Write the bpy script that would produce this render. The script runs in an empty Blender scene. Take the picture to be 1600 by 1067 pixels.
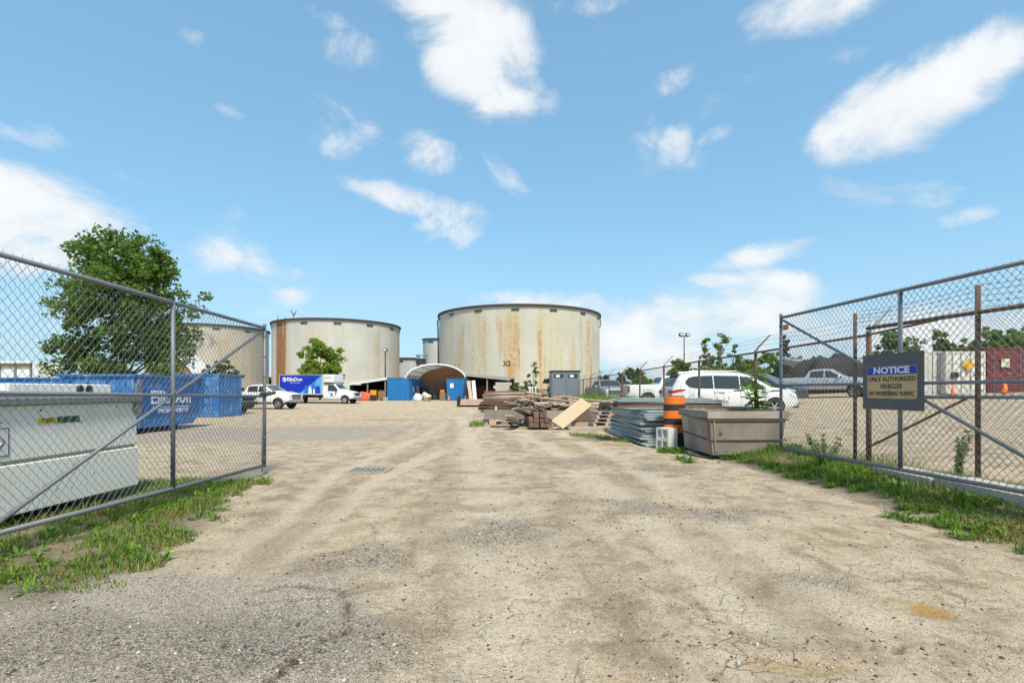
import bpy, math, random
import numpy as np
from mathutils import Matrix, Vector
R = math.radians
random.seed(7); RNG = np.random.default_rng(11)
scene = bpy.context.scene
C = scene.collection

# ------------------------------------------------------------------ camera
CAM_H, F, HZ = 1.45, 800.0, 610.0          # eye height, focal length in photo pixels, horizon row
cd = bpy.data.cameras.new('camera'); cam = bpy.data.objects.new('camera', cd); C.objects.link(cam)
cam.location = (0, 0, CAM_H); cam.rotation_euler = (R(90), 0, 0)
cd.sensor_width = 36; cd.lens = 18.0; cd.shift_y = (HZ - 533.5) / 1600.0
cd.clip_start = 0.05; cd.clip_end = 6000
scene.camera = cam

# ------------------------------------------------------------------ exposure
scene.view_settings.view_transform = 'Standard'; scene.view_settings.look = 'None'
scene.view_settings.gamma = 1.0; scene.view_settings.use_curve_mapping = False
scene.view_settings.exposure = 0.9
scene.render.engine = 'CYCLES'
scene.cycles.use_denoising = True
scene.cycles.max_bounces = 6; scene.cycles.transparent_max_bounces = 8

# ------------------------------------------------------------------ sun
SUN_EL, SUN_AZ = R(55), R(163)             # azimuth clockwise from +Y (behind the camera)
sd = Vector((math.cos(SUN_EL) * math.sin(SUN_AZ), math.cos(SUN_EL) * math.cos(SUN_AZ), math.sin(SUN_EL)))
sl = bpy.data.lights.new('sun', 'SUN'); sl.energy = 2.9; sl.angle = R(10); sl.color = (1.0, 0.93, 0.80)
so = bpy.data.objects.new('sun', sl); C.objects.link(so)
so.rotation_euler = (-sd).to_track_quat('-Z', 'Y').to_euler(); so.location = (-20, -40, 60)

# ------------------------------------------------------------------ world: sky with drifting cumulus
def px_dir(px, py):
    return Vector(((px - 800) / F, 1.0, (HZ - py) / F)).normalized()
def azel(px, py):
    d = px_dir(px, py); return math.atan2(d.x, d.y), math.asin(d.z)
W = bpy.data.worlds.new('World'); scene.world = W; W.use_nodes = True
wn, wl = W.node_tree.nodes, W.node_tree.links; wn.clear()
def N(kind, **kw):
    n = wn.new(kind)
    for k, v in kw.items(): setattr(n, k, v)
    return n
def wm(op, a, b=None, clamp=False):
    n = N('ShaderNodeMath', operation=op); n.use_clamp = clamp
    for i, v in enumerate((a, b)):
        if v is None: continue
        if isinstance(v, (int, float)): n.inputs[i].default_value = v
        else: wl.new(v, n.inputs[i])
    return n.outputs[0]
sky = N('ShaderNodeTexSky', sky_type='NISHITA', sun_disc=False)
sky.sun_elevation = SUN_EL; sky.sun_rotation = SUN_AZ; sky.air_density = 1.0; sky.dust_density = 0.6; sky.ozone_density = 1.6
tc = N('ShaderNodeTexCoord'); sx = N('ShaderNodeSeparateXYZ'); wl.new(tc.outputs['Generated'], sx.inputs[0])
az = wm('ARCTAN2', sx.outputs[0], sx.outputs[1]); el = wm('ARCSINE', sx.outputs[2])
ae = N('ShaderNodeCombineXYZ'); wl.new(az, ae.inputs[0]); wl.new(el, ae.inputs[1])
CLOUDS = [  # centre px, half axes px, tilt (deg, up to the right), weight
 (735, 60, 130, 74, -48, 1.55), (770, 135, 74, 42, -20, 1.3), (690, 10, 80, 44, 0, 1.35), (560, 85, 52, 30, -28, .95),
 (30, 205, 85, 26, -8, .95), (50, 330, 150, 60, -12, 1.6), (20, 380, 110, 50, 0, 1.4), (640, 312, 90, 20, -14, .85), (712, 350, 50, 32, 10, 1.05),
 (672, 232, 46, 34, -20, .78), (1410, 165, 170, 60, 24, 1.6), (1320, 200, 75, 46, 20, 1.4), (1560, 80, 90, 44, 30, 1.4),
 (1270, 20, 120, 40, 18, 1.15), (1150, 148, 62, 26, 28, .95), (1235, 140, 46, 30, 15, .74), (862, 163, 24, 26, 30, .7),
 (1205, 395, 95, 17, 13, .95), (1020, 505, 180, 50, 4, 1.35), (1200, 500, 130, 66, 0, 1.25), (1480, 545, 190, 60, 0, 1.4), (1000, 550, 150, 40, 0, 1.2),
 (340, 400, 36, 26, 0, .72), (775, 466, 46, 11, 0, .7), (935, 6, 62, 20, 10, .9), (555, 222, 45, 20, 25, .6), (1505, 340, 45, 12, 12, .62), (300, 52, 26, 20, -30, .62), (355, 175, 34, 14, -25, .62), (1055, 225, 20, 34, -30, .6), (450, 465, 40, 14, 0, .6), (870, 478, 130, 24, 4, 1.0), (1130, 440, 60, 14, 0, .9), (1230, 445, 60, 22, 0, 1.0), (1130, 200, 40, 14, 30, .7), (1050, 130, 60, 16, 30, .5), (790, 280, 50, 18, -40, .5), (1330, 85, 60, 20, 20, .8), (520, 30, 40, 18, -20, .7)]
field = None
for px, py, ra, rb, tilt, wgt in CLOUDS:
    c = azel(px, py); t = R(tilt)
    pa = azel(px + ra * math.cos(t), py - ra * math.sin(t)); pb = azel(px + rb * math.sin(t), py + rb * math.cos(t))
    m = np.linalg.inv(np.array([[pa[0] - c[0], pb[0] - c[0]], [pa[1] - c[1], pb[1] - c[1]]]))
    sub = N('ShaderNodeVectorMath', operation='SUBTRACT'); wl.new(ae.outputs[0], sub.inputs[0]); sub.inputs[1].default_value = (c[0], c[1], 0)
    outs = []
    for r in range(2):
        dt = N('ShaderNodeVectorMath', operation='DOT_PRODUCT'); wl.new(sub.outputs[0], dt.inputs[0]); dt.inputs[1].default_value = (m[r, 0], m[r, 1], 0)
        outs.append(wm('POWER', wm('ABSOLUTE', dt.outputs['Value']), 2.0))
    r2 = wm('ADD', outs[0], outs[1])
    v = wm('MULTIPLY', wm('SUBTRACT', 1.0, wm('MULTIPLY', r2, 0.5)), wgt)
    field = v if field is None else wm('MAXIMUM', field, v)
nz = N('ShaderNodeTexNoise'); nz.inputs['Scale'].default_value = 5.0; nz.inputs['Detail'].default_value = 12; nz.inputs['Roughness'].default_value = 0.62; nz.inputs['Distortion'].default_value = 0.4
mp = N('ShaderNodeMapping'); mp.inputs['Scale'].default_value = (1.0, 1.5, 1); wl.new(ae.outputs[0], mp.inputs[0]); wl.new(mp.outputs[0], nz.inputs['Vector'])
big = N('ShaderNodeTexNoise'); big.inputs['Scale'].default_value = 1.7; big.inputs['Detail'].default_value = 3; wl.new(mp.outputs[0], big.inputs['Vector'])
generic = wm('MULTIPLY', wm('SUBTRACT', big.outputs['Fac'], 0.56), 2.6)       # the same broken cloud goes on all round the sky
field = wm('MAXIMUM', field, generic)
field = wm('MAXIMUM', field, -0.25)
dens = wm('ADD', field, wm('MULTIPLY', wm('SUBTRACT', nz.outputs['Fac'], 0.5), 4.0))
mr = N('ShaderNodeMapRange', interpolation_type='SMOOTHSTEP'); wl.new(dens, mr.inputs[0]); mr.inputs[1].default_value = 0.25; mr.inputs[2].default_value = 1.35
alpha = wm('MULTIPLY', mr.outputs[0], 0.93)
STR = 0.15                                     # the sky is compressed a little towards its own mean, as thin summer haze does
pre = N('ShaderNodeMix', data_type='RGBA', blend_type='MULTIPLY'); pre.inputs[0].default_value = 1.0
wl.new(sky.outputs[0], pre.inputs[6]); pre.inputs[7].default_value = (.169, .189, .183, 1)
gam = N('ShaderNodeGamma'); gam.inputs[1].default_value = .5; wl.new(pre.outputs[2], gam.inputs[0])
KS = 1 / (STR * 2 ** scene.view_settings.exposure)
gain = N('ShaderNodeMix', data_type='RGBA', blend_type='MULTIPLY'); gain.inputs[0].default_value = 1.0
wl.new(gam.outputs[0], gain.inputs[6]); gain.inputs[7].default_value = (.56 * KS, .83 * KS, .995 * KS, 1)
hz = N('ShaderNodeMapRange', interpolation_type='SMOOTHSTEP'); wl.new(el, hz.inputs[0]); hz.inputs[1].default_value = 0.0; hz.inputs[2].default_value = .32; hz.inputs[3].default_value = .5; hz.inputs[4].default_value = 0.0
hmix = N('ShaderNodeMix', data_type='RGBA'); wl.new(hz.outputs[0], hmix.inputs[0]); wl.new(gain.outputs[2], hmix.inputs[6]); hmix.inputs[7].default_value = (.56 * KS, .70 * KS, .83 * KS, 1)
shade = N('ShaderNodeMapRange'); wl.new(dens, shade.inputs[0]); shade.inputs[1].default_value = 0.5; shade.inputs[2].default_value = 2.0; shade.inputs[3].default_value = .90 * KS; shade.inputs[4].default_value = 1.06 * KS
ccol = N('ShaderNodeCombineColor'); wl.new(wm('MULTIPLY', shade.outputs[0], 0.96), ccol.inputs[0]); wl.new(wm('MULTIPLY', shade.outputs[0], 0.985), ccol.inputs[1]); wl.new(shade.outputs[0], ccol.inputs[2])
mx = N('ShaderNodeMix', data_type='RGBA'); wl.new(alpha, mx.inputs[0]); wl.new(hmix.outputs[2], mx.inputs[6]); wl.new(ccol.outputs[0], mx.inputs[7])
bg = N('ShaderNodeBackground'); bg.inputs[1].default_value = STR; wl.new(mx.outputs[2], bg.inputs[0])
wo = N('ShaderNodeOutputWorld'); wl.new(bg.outputs[0], wo.inputs[0])

# ------------------------------------------------------------------ terrain
def sstep(a, b, x):
    t = np.clip((np.asarray(x, float) - a) / (b - a), 0, 1); return t * t * (3 - 2 * t)
def gz(x, y):
    x = np.asarray(x, float); y = np.asarray(y, float)
    z = 0.28 * sstep(4.5, 5.9, x) + 0.045 * np.clip(x - 5.9, 0, 24)
    z = z * (1 - sstep(70, 140, y)) + 0.22 * sstep(52, 62, y) * (1 - sstep(2, 7, x))
    return z
def g(x, y): return float(gz(x, y))
def P(px, py, Y): return Vector(((px - 800) / F * Y, Y, CAM_H + (HZ - py) / F * Y))
def GX(px, Y): return (px - 800) / F * Y

# ------------------------------------------------------------------ mesh builder
class MB:
    def __init__(s): s.v = []; s.f = []
    def add(s, vs, fs):
        o = len(s.v); s.v += [tuple(v) for v in vs]; s.f += [tuple(i + o for i in f) for f in fs]; return s
    def box(s, x0, x1, y0, y1, z0, z1, M=None):
        vs = [(x, y, z) for x in (x0, x1) for y in (y0, y1) for z in (z0, z1)]
        if M is not None: vs = [M @ Vector(v) for v in vs]
        return s.add(vs, [(0, 1, 3, 2), (4, 6, 7, 5), (0, 4, 5, 1), (2, 3, 7, 6), (0, 2, 6, 4), (1, 5, 7, 3)])
    def tube(s, pts, r, n=8, caps=True):
        pts = [Vector(p) for p in pts]; rs = r if isinstance(r, (list, tuple)) else [r] * len(pts)
        o = len(s.v); up = None
        for i, p in enumerate(pts):
            d = (pts[min(i + 1, len(pts) - 1)] - pts[max(i - 1, 0)]).normalized()
            if up is None: up = Vector((0, 0, 1)) if abs(d.z) < .9 else Vector((1, 0, 0))
            a = d.cross(up).normalized(); b = d.cross(a).normalized(); up = a.cross(d).normalized() * 1.0
            for k in range(n):
                t = 2 * math.pi * k / n; s.v.append(tuple(p + (a * math.cos(t) + b * math.sin(t)) * rs[i]))
        for i in range(len(pts) - 1):
            for k in range(n):
                k2 = (k + 1) % n; s.f.append((o + i * n + k, o + i * n + k2, o + (i + 1) * n + k2, o + (i + 1) * n + k))
        if caps:
            s.f.append(tuple(o + k for k in range(n))[::-1]); s.f.append(tuple(o + (len(pts) - 1) * n + k for k in range(n)))
        return s
    def lathe(s, prof, n=24, M=None, a0=0, a1=2 * math.pi):       # prof: (radius, z)
        full = abs(a1 - a0 - 2 * math.pi) < 1e-6; m = n if full else n + 1; o = len(s.v)
        for r, z in prof:
            for k in range(m):
                t = a0 + (a1 - a0) * k / n; v = Vector((r * math.cos(t), r * math.sin(t), z)); s.v.append(tuple(M @ v if M is not None else v))
        for i in range(len(prof) - 1):
            for k in range(n):
                k2 = (k + 1) % m; s.f.append((o + i * m + k, o + i * m + k2, o + (i + 1) * m + k2, o + (i + 1) * m + k))
        return s
    def prism(s, poly, h0, h1, M=None):                             # poly in xy, extruded along z
        n = len(poly); vs = [(x, y, h0) for x, y in poly] + [(x, y, h1) for x, y in poly]
        if M is not None: vs = [M @ Vector(v) for v in vs]
        return s.add(vs, [tuple(range(n))[::-1], tuple(range(n, 2 * n))] + [(i, (i + 1) % n, n + (i + 1) % n, n + i) for i in range(n)])
    def build(s, name, mat, parent=None, smooth=False, bevel=0, loc=None, rz=0):
        me = bpy.data.meshes.new(name); me.from_pydata(s.v, [], s.f); me.update()
        return link(name, me, mat, parent, smooth, bevel, loc, rz)
def link(name, me, mat, parent=None, smooth=False, bevel=0, loc=None, rz=0):
    o = bpy.data.objects.new(name, me); C.objects.link(o); o.parent = parent
    if mat is not None:
        me.materials.clear(); me.materials.append(mat)
    if smooth: me.polygons.foreach_set('use_smooth', [True] * len(me.polygons))
    if bevel:
        b = o.modifiers.new('bevel', 'BEVEL'); b.width = bevel; b.segments = 2; b.limit_method = 'ANGLE'
    if loc is not None: o.location = loc
    o.rotation_euler[2] = rz
    return o
def np_mesh(name, verts, faces):                                    # faces: (n, k) int array
    me = bpy.data.meshes.new(name); verts = np.asarray(verts, np.float32); faces = np.asarray(faces, np.int32); k = faces.shape[1]
    me.vertices.add(len(verts)); me.vertices.foreach_set('co', verts.ravel())
    me.loops.add(faces.size); me.loops.foreach_set('vertex_index', faces.ravel())
    me.polygons.add(len(faces)); me.polygons.foreach_set('loop_start', np.arange(0, faces.size, k, dtype=np.int32))
    me.update(calc_edges=True); me.validate(); return me
def tag(o, label=None, cat=None, group=None, kind=None):
    if label: o['label'] = label
    if cat: o['category'] = cat
    if group: o['group'] = group
    if kind: o['kind'] = kind
    return o
def thing(name, label, cat, loc=(0, 0, 0), rz=0, group=None):
    o = bpy.data.objects.new(name, None); C.objects.link(o); o.location = loc; o.rotation_euler[2] = rz; o.empty_display_size = .2
    return tag(o, label, cat, group)
def dup(root, loc, rz=0, label=None, group=None, scale=None):
    def cp(o, par):
        c = o.copy(); C.objects.link(c); c.parent = par
        for ch in o.children: cp(ch, c)
        return c
    r = cp(root, None); r.location = loc; r.rotation_euler[2] = rz
    if scale: r.scale = scale
    if label: r['label'] = label
    if group: r['group'] = group
    return r
def basis(right, up, origin):
    r = Vector(right).normalized(); u = Vector(up).normalized(); n = r.cross(u)
    M = Matrix.Identity(4)
    for i in range(3): M[i][0], M[i][1], M[i][2], M[i][3] = r[i], u[i], n[i], origin[i]
    return M
def text(name, body, size, mat, parent, M, align='CENTER', extrude=.002, bold=0.0, sx=1.0):
    cu = bpy.data.curves.new(name, 'FONT'); cu.body = body; cu.size = size; cu.align_x = align; cu.align_y = 'CENTER'; cu.extrude = extrude; cu.offset = bold; cu.resolution_u = 3
    t = bpy.data.objects.new(name, cu); C.objects.link(t); bpy.context.view_layer.update()
    me = bpy.data.meshes.new_from_object(t.evaluated_get(bpy.context.evaluated_depsgraph_get())); bpy.data.objects.remove(t)
    me.transform(M @ Matrix.Diagonal((sx, 1, 1, 1)))
    return link(name, me, mat, parent)

# ------------------------------------------------------------------ materials
def new_mat(name):
    m = bpy.data.materials.new(name); m.use_nodes = True; nt = m.node_tree
    return m, nt.nodes, nt.links, nt.nodes['Principled BSDF']
class NT:
    """small node helper on one material"""
    def __init__(s, name): s.m, s.n, s.l, s.b = new_mat(name); s.tc = s.n.new('ShaderNodeTexCoord')
    def _in(s, sock, v):
        if v is None: return
        if isinstance(v, bpy.types.NodeSocket): s.l.new(v, sock)
        else: sock.default_value = v
    def math(s, op, a, b=None, clamp=False):
        n = s.n.new('ShaderNodeMath'); n.operation = op; n.use_clamp = clamp; s._in(n.inputs[0], a); s._in(n.inputs[1], b); return n.outputs[0]
    def map(s, vec, scale=(1, 1, 1), loc=(0, 0, 0)):
        n = s.n.new('ShaderNodeMapping'); n.inputs['Scale'].default_value = scale; n.inputs['Location'].default_value = loc; s.l.new(vec, n.inputs[0]); return n.outputs[0]
    def noise(s, vec, scale, detail=4, rough=.55, dist=0):
        n = s.n.new('ShaderNodeTexNoise'); n.inputs['Scale'].default_value = scale; n.inputs['Detail'].default_value = detail; n.inputs['Roughness'].default_value = rough; n.inputs['Distortion'].default_value = dist; s.l.new(vec, n.inputs['Vector']); return n.outputs['Fac']
    def vor(s, vec, scale, feature='F1', out='Distance', rand=1.0):
        n = s.n.new('ShaderNodeTexVoronoi'); n.feature = feature; n.inputs['Scale'].default_value = scale; n.inputs['Randomness'].default_value = rand; s.l.new(vec, n.inputs['Vector']); return n.outputs[out]
    def ramp(s, f, a, b, lo=0.0, hi=1.0):
        n = s.n.new('ShaderNodeMapRange'); n.interpolation_type = 'SMOOTHSTEP'; s._in(n.inputs[0], f)
        for i, v in zip((1, 2, 3, 4), (a, b, lo, hi)): n.inputs[i].default_value = v
        return n.outputs[0]
    def mix(s, f, a, b, blend='MIX'):
        n = s.n.new('ShaderNodeMix'); n.data_type = 'RGBA'; n.blend_type = blend; s._in(n.inputs[0], f)
        for i, v in ((6, a), (7, b)): s._in(n.inputs[i], v if isinstance(v, bpy.types.NodeSocket) else (*v, 1))
        return n.outputs[2]
    def col(s, c): s._in(s.b.inputs['Base Color'], c if isinstance(c, bpy.types.NodeSocket) else (*c, 1))
    def bump(s, h, strength=.3, dist=.02):
        n = s.n.new('ShaderNodeBump'); n.inputs['Strength'].default_value = strength; n.inputs['Distance'].default_value = dist; s.l.new(h, n.inputs['Height']); s.l.new(n.outputs[0], s.b.inputs['Normal'])
    def rough(s, v): s._in(s.b.inputs['Roughness'], v)
    def rand(s): n = s.n.new('ShaderNodeObjectInfo'); return n.outputs['Random']
    def island(s): n = s.n.new('ShaderNodeNewGeometry'); return n.outputs['Random Per Island']
    def sep(s, vec): n = s.n.new('ShaderNodeSeparateXYZ'); s.l.new(vec, n.inputs[0]); return n.outputs
    def comb(s, x, y, z):
        n = s.n.new('ShaderNodeCombineXYZ')
        for i, v in enumerate((x, y, z)): s._in(n.inputs[i], v)
        return n.outputs[0]
    @property
    def obj(s): return s.tc.outputs['Object']

MATS = {}
def paint(name, col, rough=.45, metal=0, dirt=(.22, .18, .13), amount=.35, scale=2.5, rust=0.0, coat=0):
    if name in MATS: return MATS[name]
    t = NT(name); v = t.obj
    n1 = t.noise(v, scale, 6, .62); n2 = t.noise(t.map(v, (7, 7, .8)), scale, 4, .6)
    d = t.math('MULTIPLY', t.ramp(t.math('ADD', t.math('MULTIPLY', n1, .6), t.math('MULTIPLY', n2, .4)), .47, .72), amount)
    c = t.mix(d, col, dirt)
    if rust:
        r = t.ramp(t.noise(v, scale * 2.2, 8, .7), .66 - rust * .12, .74 - rust * .1)
        c = t.mix(r, c, (.16, .06, .025))
    t.col(c); t.rough(t.math('ADD', t.math('MULTIPLY', n1, .25), rough - .12)); t.b.inputs['Metallic'].default_value = metal
    if coat: t.b.inputs['Coat Weight'].default_value = coat
    t.bump(n1, .08, .01)
    MATS[name] = t.m; return t.m
def wood(name, a, b, grey=(.32, .29, .25), weather=.4):
    if name in MATS: return MATS[name]
    t = NT(name); v = t.obj; rd = t.rand()
    off = t.comb(t.math('MULTIPLY', rd, 37.0), t.math('MULTIPLY', rd, 11.0), t.math('MULTIPLY', rd, 23.0))
    va = t.n.new('ShaderNodeVectorMath'); va.operation = 'ADD'; t.l.new(v, va.inputs[0]); t.l.new(off, va.inputs[1]); v = va.outputs[0]
    grain = t.noise(t.map(v, (1.2, 26, 26)), 2.0, 6, .6, .6); blot = t.noise(v, 2.2, 4)
    c = t.mix(grain, a, b); c = t.mix(t.math('MULTIPLY', t.ramp(blot, .35, .7), weather), c, grey)
    hv = t.n.new('ShaderNodeHueSaturation'); t.l.new(c, hv.inputs['Color']); t.l.new(t.math('ADD', t.math('MULTIPLY', rd, .45), .72), hv.inputs['Value'])
    t.col(hv.outputs[0]); t.rough(.85); t.bump(grain, .35, .006)
    MATS[name] = t.m; return t.m
def foliage(name, dark, light, trans=.3, yellow=None):
    if name in MATS: return MATS[name]
    t = NT(name); r = t.island(); c = t.mix(r, dark, light)
    if yellow: c = t.mix(t.ramp(t.noise(t.obj, 1.1, 3), .52, .66), c, yellow)
    t.col(c); t.rough(.55); t.b.inputs['Specular IOR Level'].default_value = .35
    tr = t.n.new('ShaderNodeBsdfTranslucent'); t.l.new(t.mix(.5, c, light), tr.inputs[0])
    ms = t.n.new('ShaderNodeMixShader'); ms.inputs[0].default_value = trans
    out = t.n['Material Output']; t.l.new(t.b.outputs[0], ms.inputs[1]); t.l.new(tr.outputs[0], ms.inputs[2]); t.l.new(ms.outputs[0], out.inputs[0])
    MATS[name] = t.m; return t.m
def plain(name, col, rough=.6, metal=0, spec=.5):
    if name in MATS: return MATS[name]
    t = NT(name); n = t.noise(t.obj, 9, 5, .6); t.col(t.mix(t.math('MULTIPLY', n, .5), col, tuple(c * .62 for c in col))); t.rough(t.math('ADD', t.math('MULTIPLY', n, .2), rough - .1)); t.b.inputs['Metallic'].default_value = metal; t.b.inputs['Specular IOR Level'].default_value = spec
    MATS[name] = t.m; return t.m
GALV = paint('galvanised_pipe', (.17, .18, .195), .55, .25, (.09, .09, .09), .5, 3)
WIRE = plain('galvanised_wire', (.20, .205, .20), .55, .2)
RUST = paint('rusty_pipe', (.13, .075, .048), .85, 0, (.055, .036, .028), .7, 5)
RWIRE = plain('rusty_wire', (.16, .13, .11), .8)
BLACK = plain('black_rubber', (.022, .022, .023), .75)
DARK = plain('dark_plastic', (.035, .036, .038), .55)
TYRE = plain('tyre_rubber', (.03, .029, .028), .85)
RIM = plain('alloy_rim', (.5, .5, .51), .35, .7)
GLASS = plain('tinted_glass', (.025, .032, .034), .08, 0, .9)
CHROME = plain('bright_metal', (.6, .6, .61), .25, .85)
WHITE = paint('white_vehicle_paint', (.74, .74, .73), .32, 0, (.4, .37, .32), .22, 1.2, coat=.5)
SILVER = paint('silver_vehicle_paint', (.50, .51, .52), .32, .4, (.3, .28, .26), .25, 1.2, coat=.5)
NAVY = paint('dark_navy_vehicle_paint', (.03, .037, .052), .28, .2, (.2, .18, .16), .2, 1.2, coat=.5)
GREYV = paint('grey_green_vehicle_paint', (.33, .37, .38), .32, .3, (.3, .28, .26), .25, 1.2, coat=.5)
RED = plain('red_lens', (.45, .015, .02), .25)
LENS = plain('clear_lens', (.62, .63, .62), .15)
BLUE = paint('weathered_blue_steel', (.010, .12, .36), .5, 0, (.26, .45, .62), .7, 2.0, rust=.12)
BLUE2 = paint('bright_blue_steel', (.010, .16, .42), .5, 0, (.03, .12, .30), .5, 1.3, rust=.05)
CREAM = paint('white_tank_enamel', (.84, .82, .74), .42, 0, (.50, .45, .35), .28, 1.6, rust=.1)
GREYM = paint('grey_steel', (.20, .215, .225), .55, .1, (.12, .11, .1), .5, 2)
CONC = paint('pale_concrete', (.47, .43, .37), .9, 0, (.27, .23, .18), .7, 3)
BLOCKC = paint('white_painted_block', (.66, .65, .60), .85, 0, (.36, .33, .28), .55, 6)
FORM = paint('grey_green_form_panel', (.27, .32, .315), .6, .1, (.42, .44, .42), .8, 4, rust=.1)
ORANGE = paint('orange_reflective_band', (.80, .17, .015), .5, 0, (.45, .12, .03), .4, 6)
W_FRESH = wood('fresh_pine', (.52, .39, .24), (.38, .27, .15), (.42, .36, .28), .45)
W_PALE = wood('pale_lumber', (.55, .43, .31), (.38, .28, .19), (.42, .38, .33), .6)
W_GREY = wood('weathered_grey_timber', (.34, .29, .23), (.20, .16, .12), (.36, .33, .29), .7)
W_BROWN = wood('brown_timber', (.22, .12, .075), (.11, .06, .04), (.17, .13, .10), .5)
W_PINK = wood('pinkish_board', (.55, .40, .31), (.42, .28, .21), (.5, .42, .36), .5)
W_PLY = wood('weathered_plywood', (.33, .27, .215), (.21, .165, .125), (.38, .34, .30), .6)
L_TREE = foliage('broad_leaf', (.04, .085, .014), (.20, .31, .055), .45)
L_BRIGHT = foliage('bright_leaf', (.09, .17, .02), (.34, .46, .07), .5)
L_FAR = foliage('distant_leaf', (.06, .12, .024), (.25, .36, .08), .45)
L_DARK = foliage('dark_leaf', (.025, .06, .016), (.10, .16, .035), .3)
L_GRASS = foliage('grass_blade', (.07, .14, .014), (.22, .33, .04), .4, yellow=(.27, .23, .06))
L_WEED = foliage('weed_leaf', (.06, .14, .014), (.19, .33, .04), .4)
L_DRY = foliage('dry_grass', (.15, .12, .05), (.30, .22, .10), .3)
BARK = wood('tree_bark', (.16, .12, .09), (.08, .06, .045), (.2, .18, .16), .5)

# ------------------------------------------------------------------ numpy noise for the ground
def vnoise(x, y, seed):
    xi = np.floor(x).astype(np.int64); yi = np.floor(y).astype(np.int64); fx = x - xi; fy = y - yi
    fx = fx * fx * (3 - 2 * fx); fy = fy * fy * (3 - 2 * fy)
    def h(a, b):
        n = (a * 374761393 + b * 668265263 + seed * 974634777) & 0xFFFFFFFF
        n = ((n ^ (n >> 13)) * 1274126177) & 0xFFFFFFFF
        return ((n ^ (n >> 16)) & 0xFFFF) / 65535.0
    return (h(xi, yi) * (1 - fx) + h(xi + 1, yi) * fx) * (1 - fy) + (h(xi, yi + 1) * (1 - fx) + h(xi + 1, yi + 1) * fx) * fy
def fbm(x, y, seed, octv=4):
    s = 0; a = .5; t = 0
    for i in range(octv): s = s + a * vnoise(x * 2 ** i, y * 2 ** i, seed + i * 17); t += a; a *= .5
    return s / t
def seg_dist(x, y, pts):
    d = np.full(x.shape, 1e9)
    for (ax, ay), (bx, by) in zip(pts[:-1], pts[1:]):
        t = np.clip(((x - ax) * (bx - ax) + (y - ay) * (by - ay)) / ((bx - ax) ** 2 + (by - ay) ** 2), 0, 1)
        d = np.minimum(d, np.hypot(x - ax - t * (bx - ax), y - ay - t * (by - ay)))
    return d
def gp(px, py, z=0):                        # a point on the ground plane under a pixel
    Y = (CAM_H - z) * F / (py - HZ); return ((px - 800) / F * Y, Y)

def axis(brk):                               # brk: list of (limit, step)
    out = [brk[0][0]]
    for (a, _), (b, st) in zip(brk[:-1], brk[1:]):
        n = max(1, int(round((b - a) / st))); out += list(a + (b - a) * (np.arange(n) + 1) / n)
    return np.array(out)
xs = axis([(-1500, 0), (-300, 200), (-80, 20), (-30, 2.0), (-14, .5), (-6, .12), (6.5, .035), (12, .15), (40, 1.0), (90, 5), (300, 30), (1500, 200)])
ys = axis([(-300, 0), (-20, 40), (0, 2), (1.6, .2), (8, .035), (14, .07), (24, .16), (50, .6), (110, 3), (400, 40), (3000, 400)])
X, Y = np.meshgrid(xs, ys); nx, ny = len(xs), len(ys)
near = 1 - sstep(25, 60, Y)
wob = fbm(X * .8, Y * .8, 3) - .5
# masks -------------------------------------------------------------
asph = sstep(.25, -.15, Y - (3.95 + .5 * wob) ) * sstep(-.75, -1.15, X - .55 * (Y - 3) * 0 + .5 * wob + .35 * (Y - 3.2))
asph_far = sstep(.6, -.4, np.abs(Y - 17.5 - .22 * (X + 9)) - 3.0) * sstep(-2.0, -5.5, X + 1.2 * wob) * sstep(-60, -40, X)
ruts = np.zeros_like(X); gravel = np.zeros_like(X); ochre = np.zeros_like(X)
def blob(cx, cy, rx, ry, seed, soft=.5):
    d = np.hypot((X - cx) / rx, (Y - cy) / ry) + 1.1 * (fbm(X * 3.1, Y * 3.1, seed) - .5)
    return sstep(1.0, 1.0 - soft, d)
for (px, py, rx, ry, sd_) in ((770, 830, .8, .8, 21), (985, 790, 1.0, .7, 22), (1120, 800, .9, .5, 24), (560, 870, .7, .5, 25), (400, 1010, 1.3, .6, 26), (900, 720, 1.6, 1.2, 27), (1040, 730, 1.2, .8, 28), (150, 1000, 1.2, .7, 29), (1250, 900, .5, .35, 31)):
    c = gp(px, py); gravel = np.maximum(gravel, blob(c[0], c[1], rx, ry, sd_, .8) * .9)
for (px, py, rx, ry, sd_) in ((1452, 950, .17, .17, 41), (1250, 1035, .36, .12, 42), (960, 1060, .3, .1, 43)):
    c = gp(px, py); ochre = np.maximum(ochre, blob(c[0], c[1], rx, ry, sd_, .8) * (.9 if px > 1400 else .3))
darkp = np.zeros_like(X)
for (px, py, rx, ry, sd_) in ((1520, 835, .7, .14, 51), (1455, 850, .2, .13, 52), (660, 700, .7, .35, 53), (420, 690, .9, .5, 54), (700, 735, .9, .22, 55), (720, 790, .9, .3, 56), (760, 760, 1.1, .3, 57), (620, 655, 3.0, 1.2, 58)):
    c = gp(px, py); darkp = np.maximum(darkp, blob(c[0], c[1], rx, ry, sd_, .7) * .75)
tracks = np.zeros_like(X)
for pts, w in (([gp(250, 960), gp(420, 830), gp(530, 735), gp(640, 690), gp(700, 660)], .10), ([gp(330, 960), gp(480, 835), gp(580, 750), gp(700, 700), gp(760, 665)], .12),
               ([gp(1350, 960), gp(1100, 800), gp(960, 710), gp(850, 665), gp(760, 640)], .16), ([gp(1180, 960), gp(1000, 800), gp(880, 710), gp(790, 662), gp(730, 640)], .16), ([gp(800, 1060), gp(770, 800), gp(740, 700), gp(720, 650)], .2)):
    d = seg_dist(X + .25 * wob, Y, pts); tracks = np.maximum(tracks, sstep(w * 2.2, w * .6, d) * (.35 + .9 * fbm(X * 1.7, Y * .5, 61)))
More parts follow.
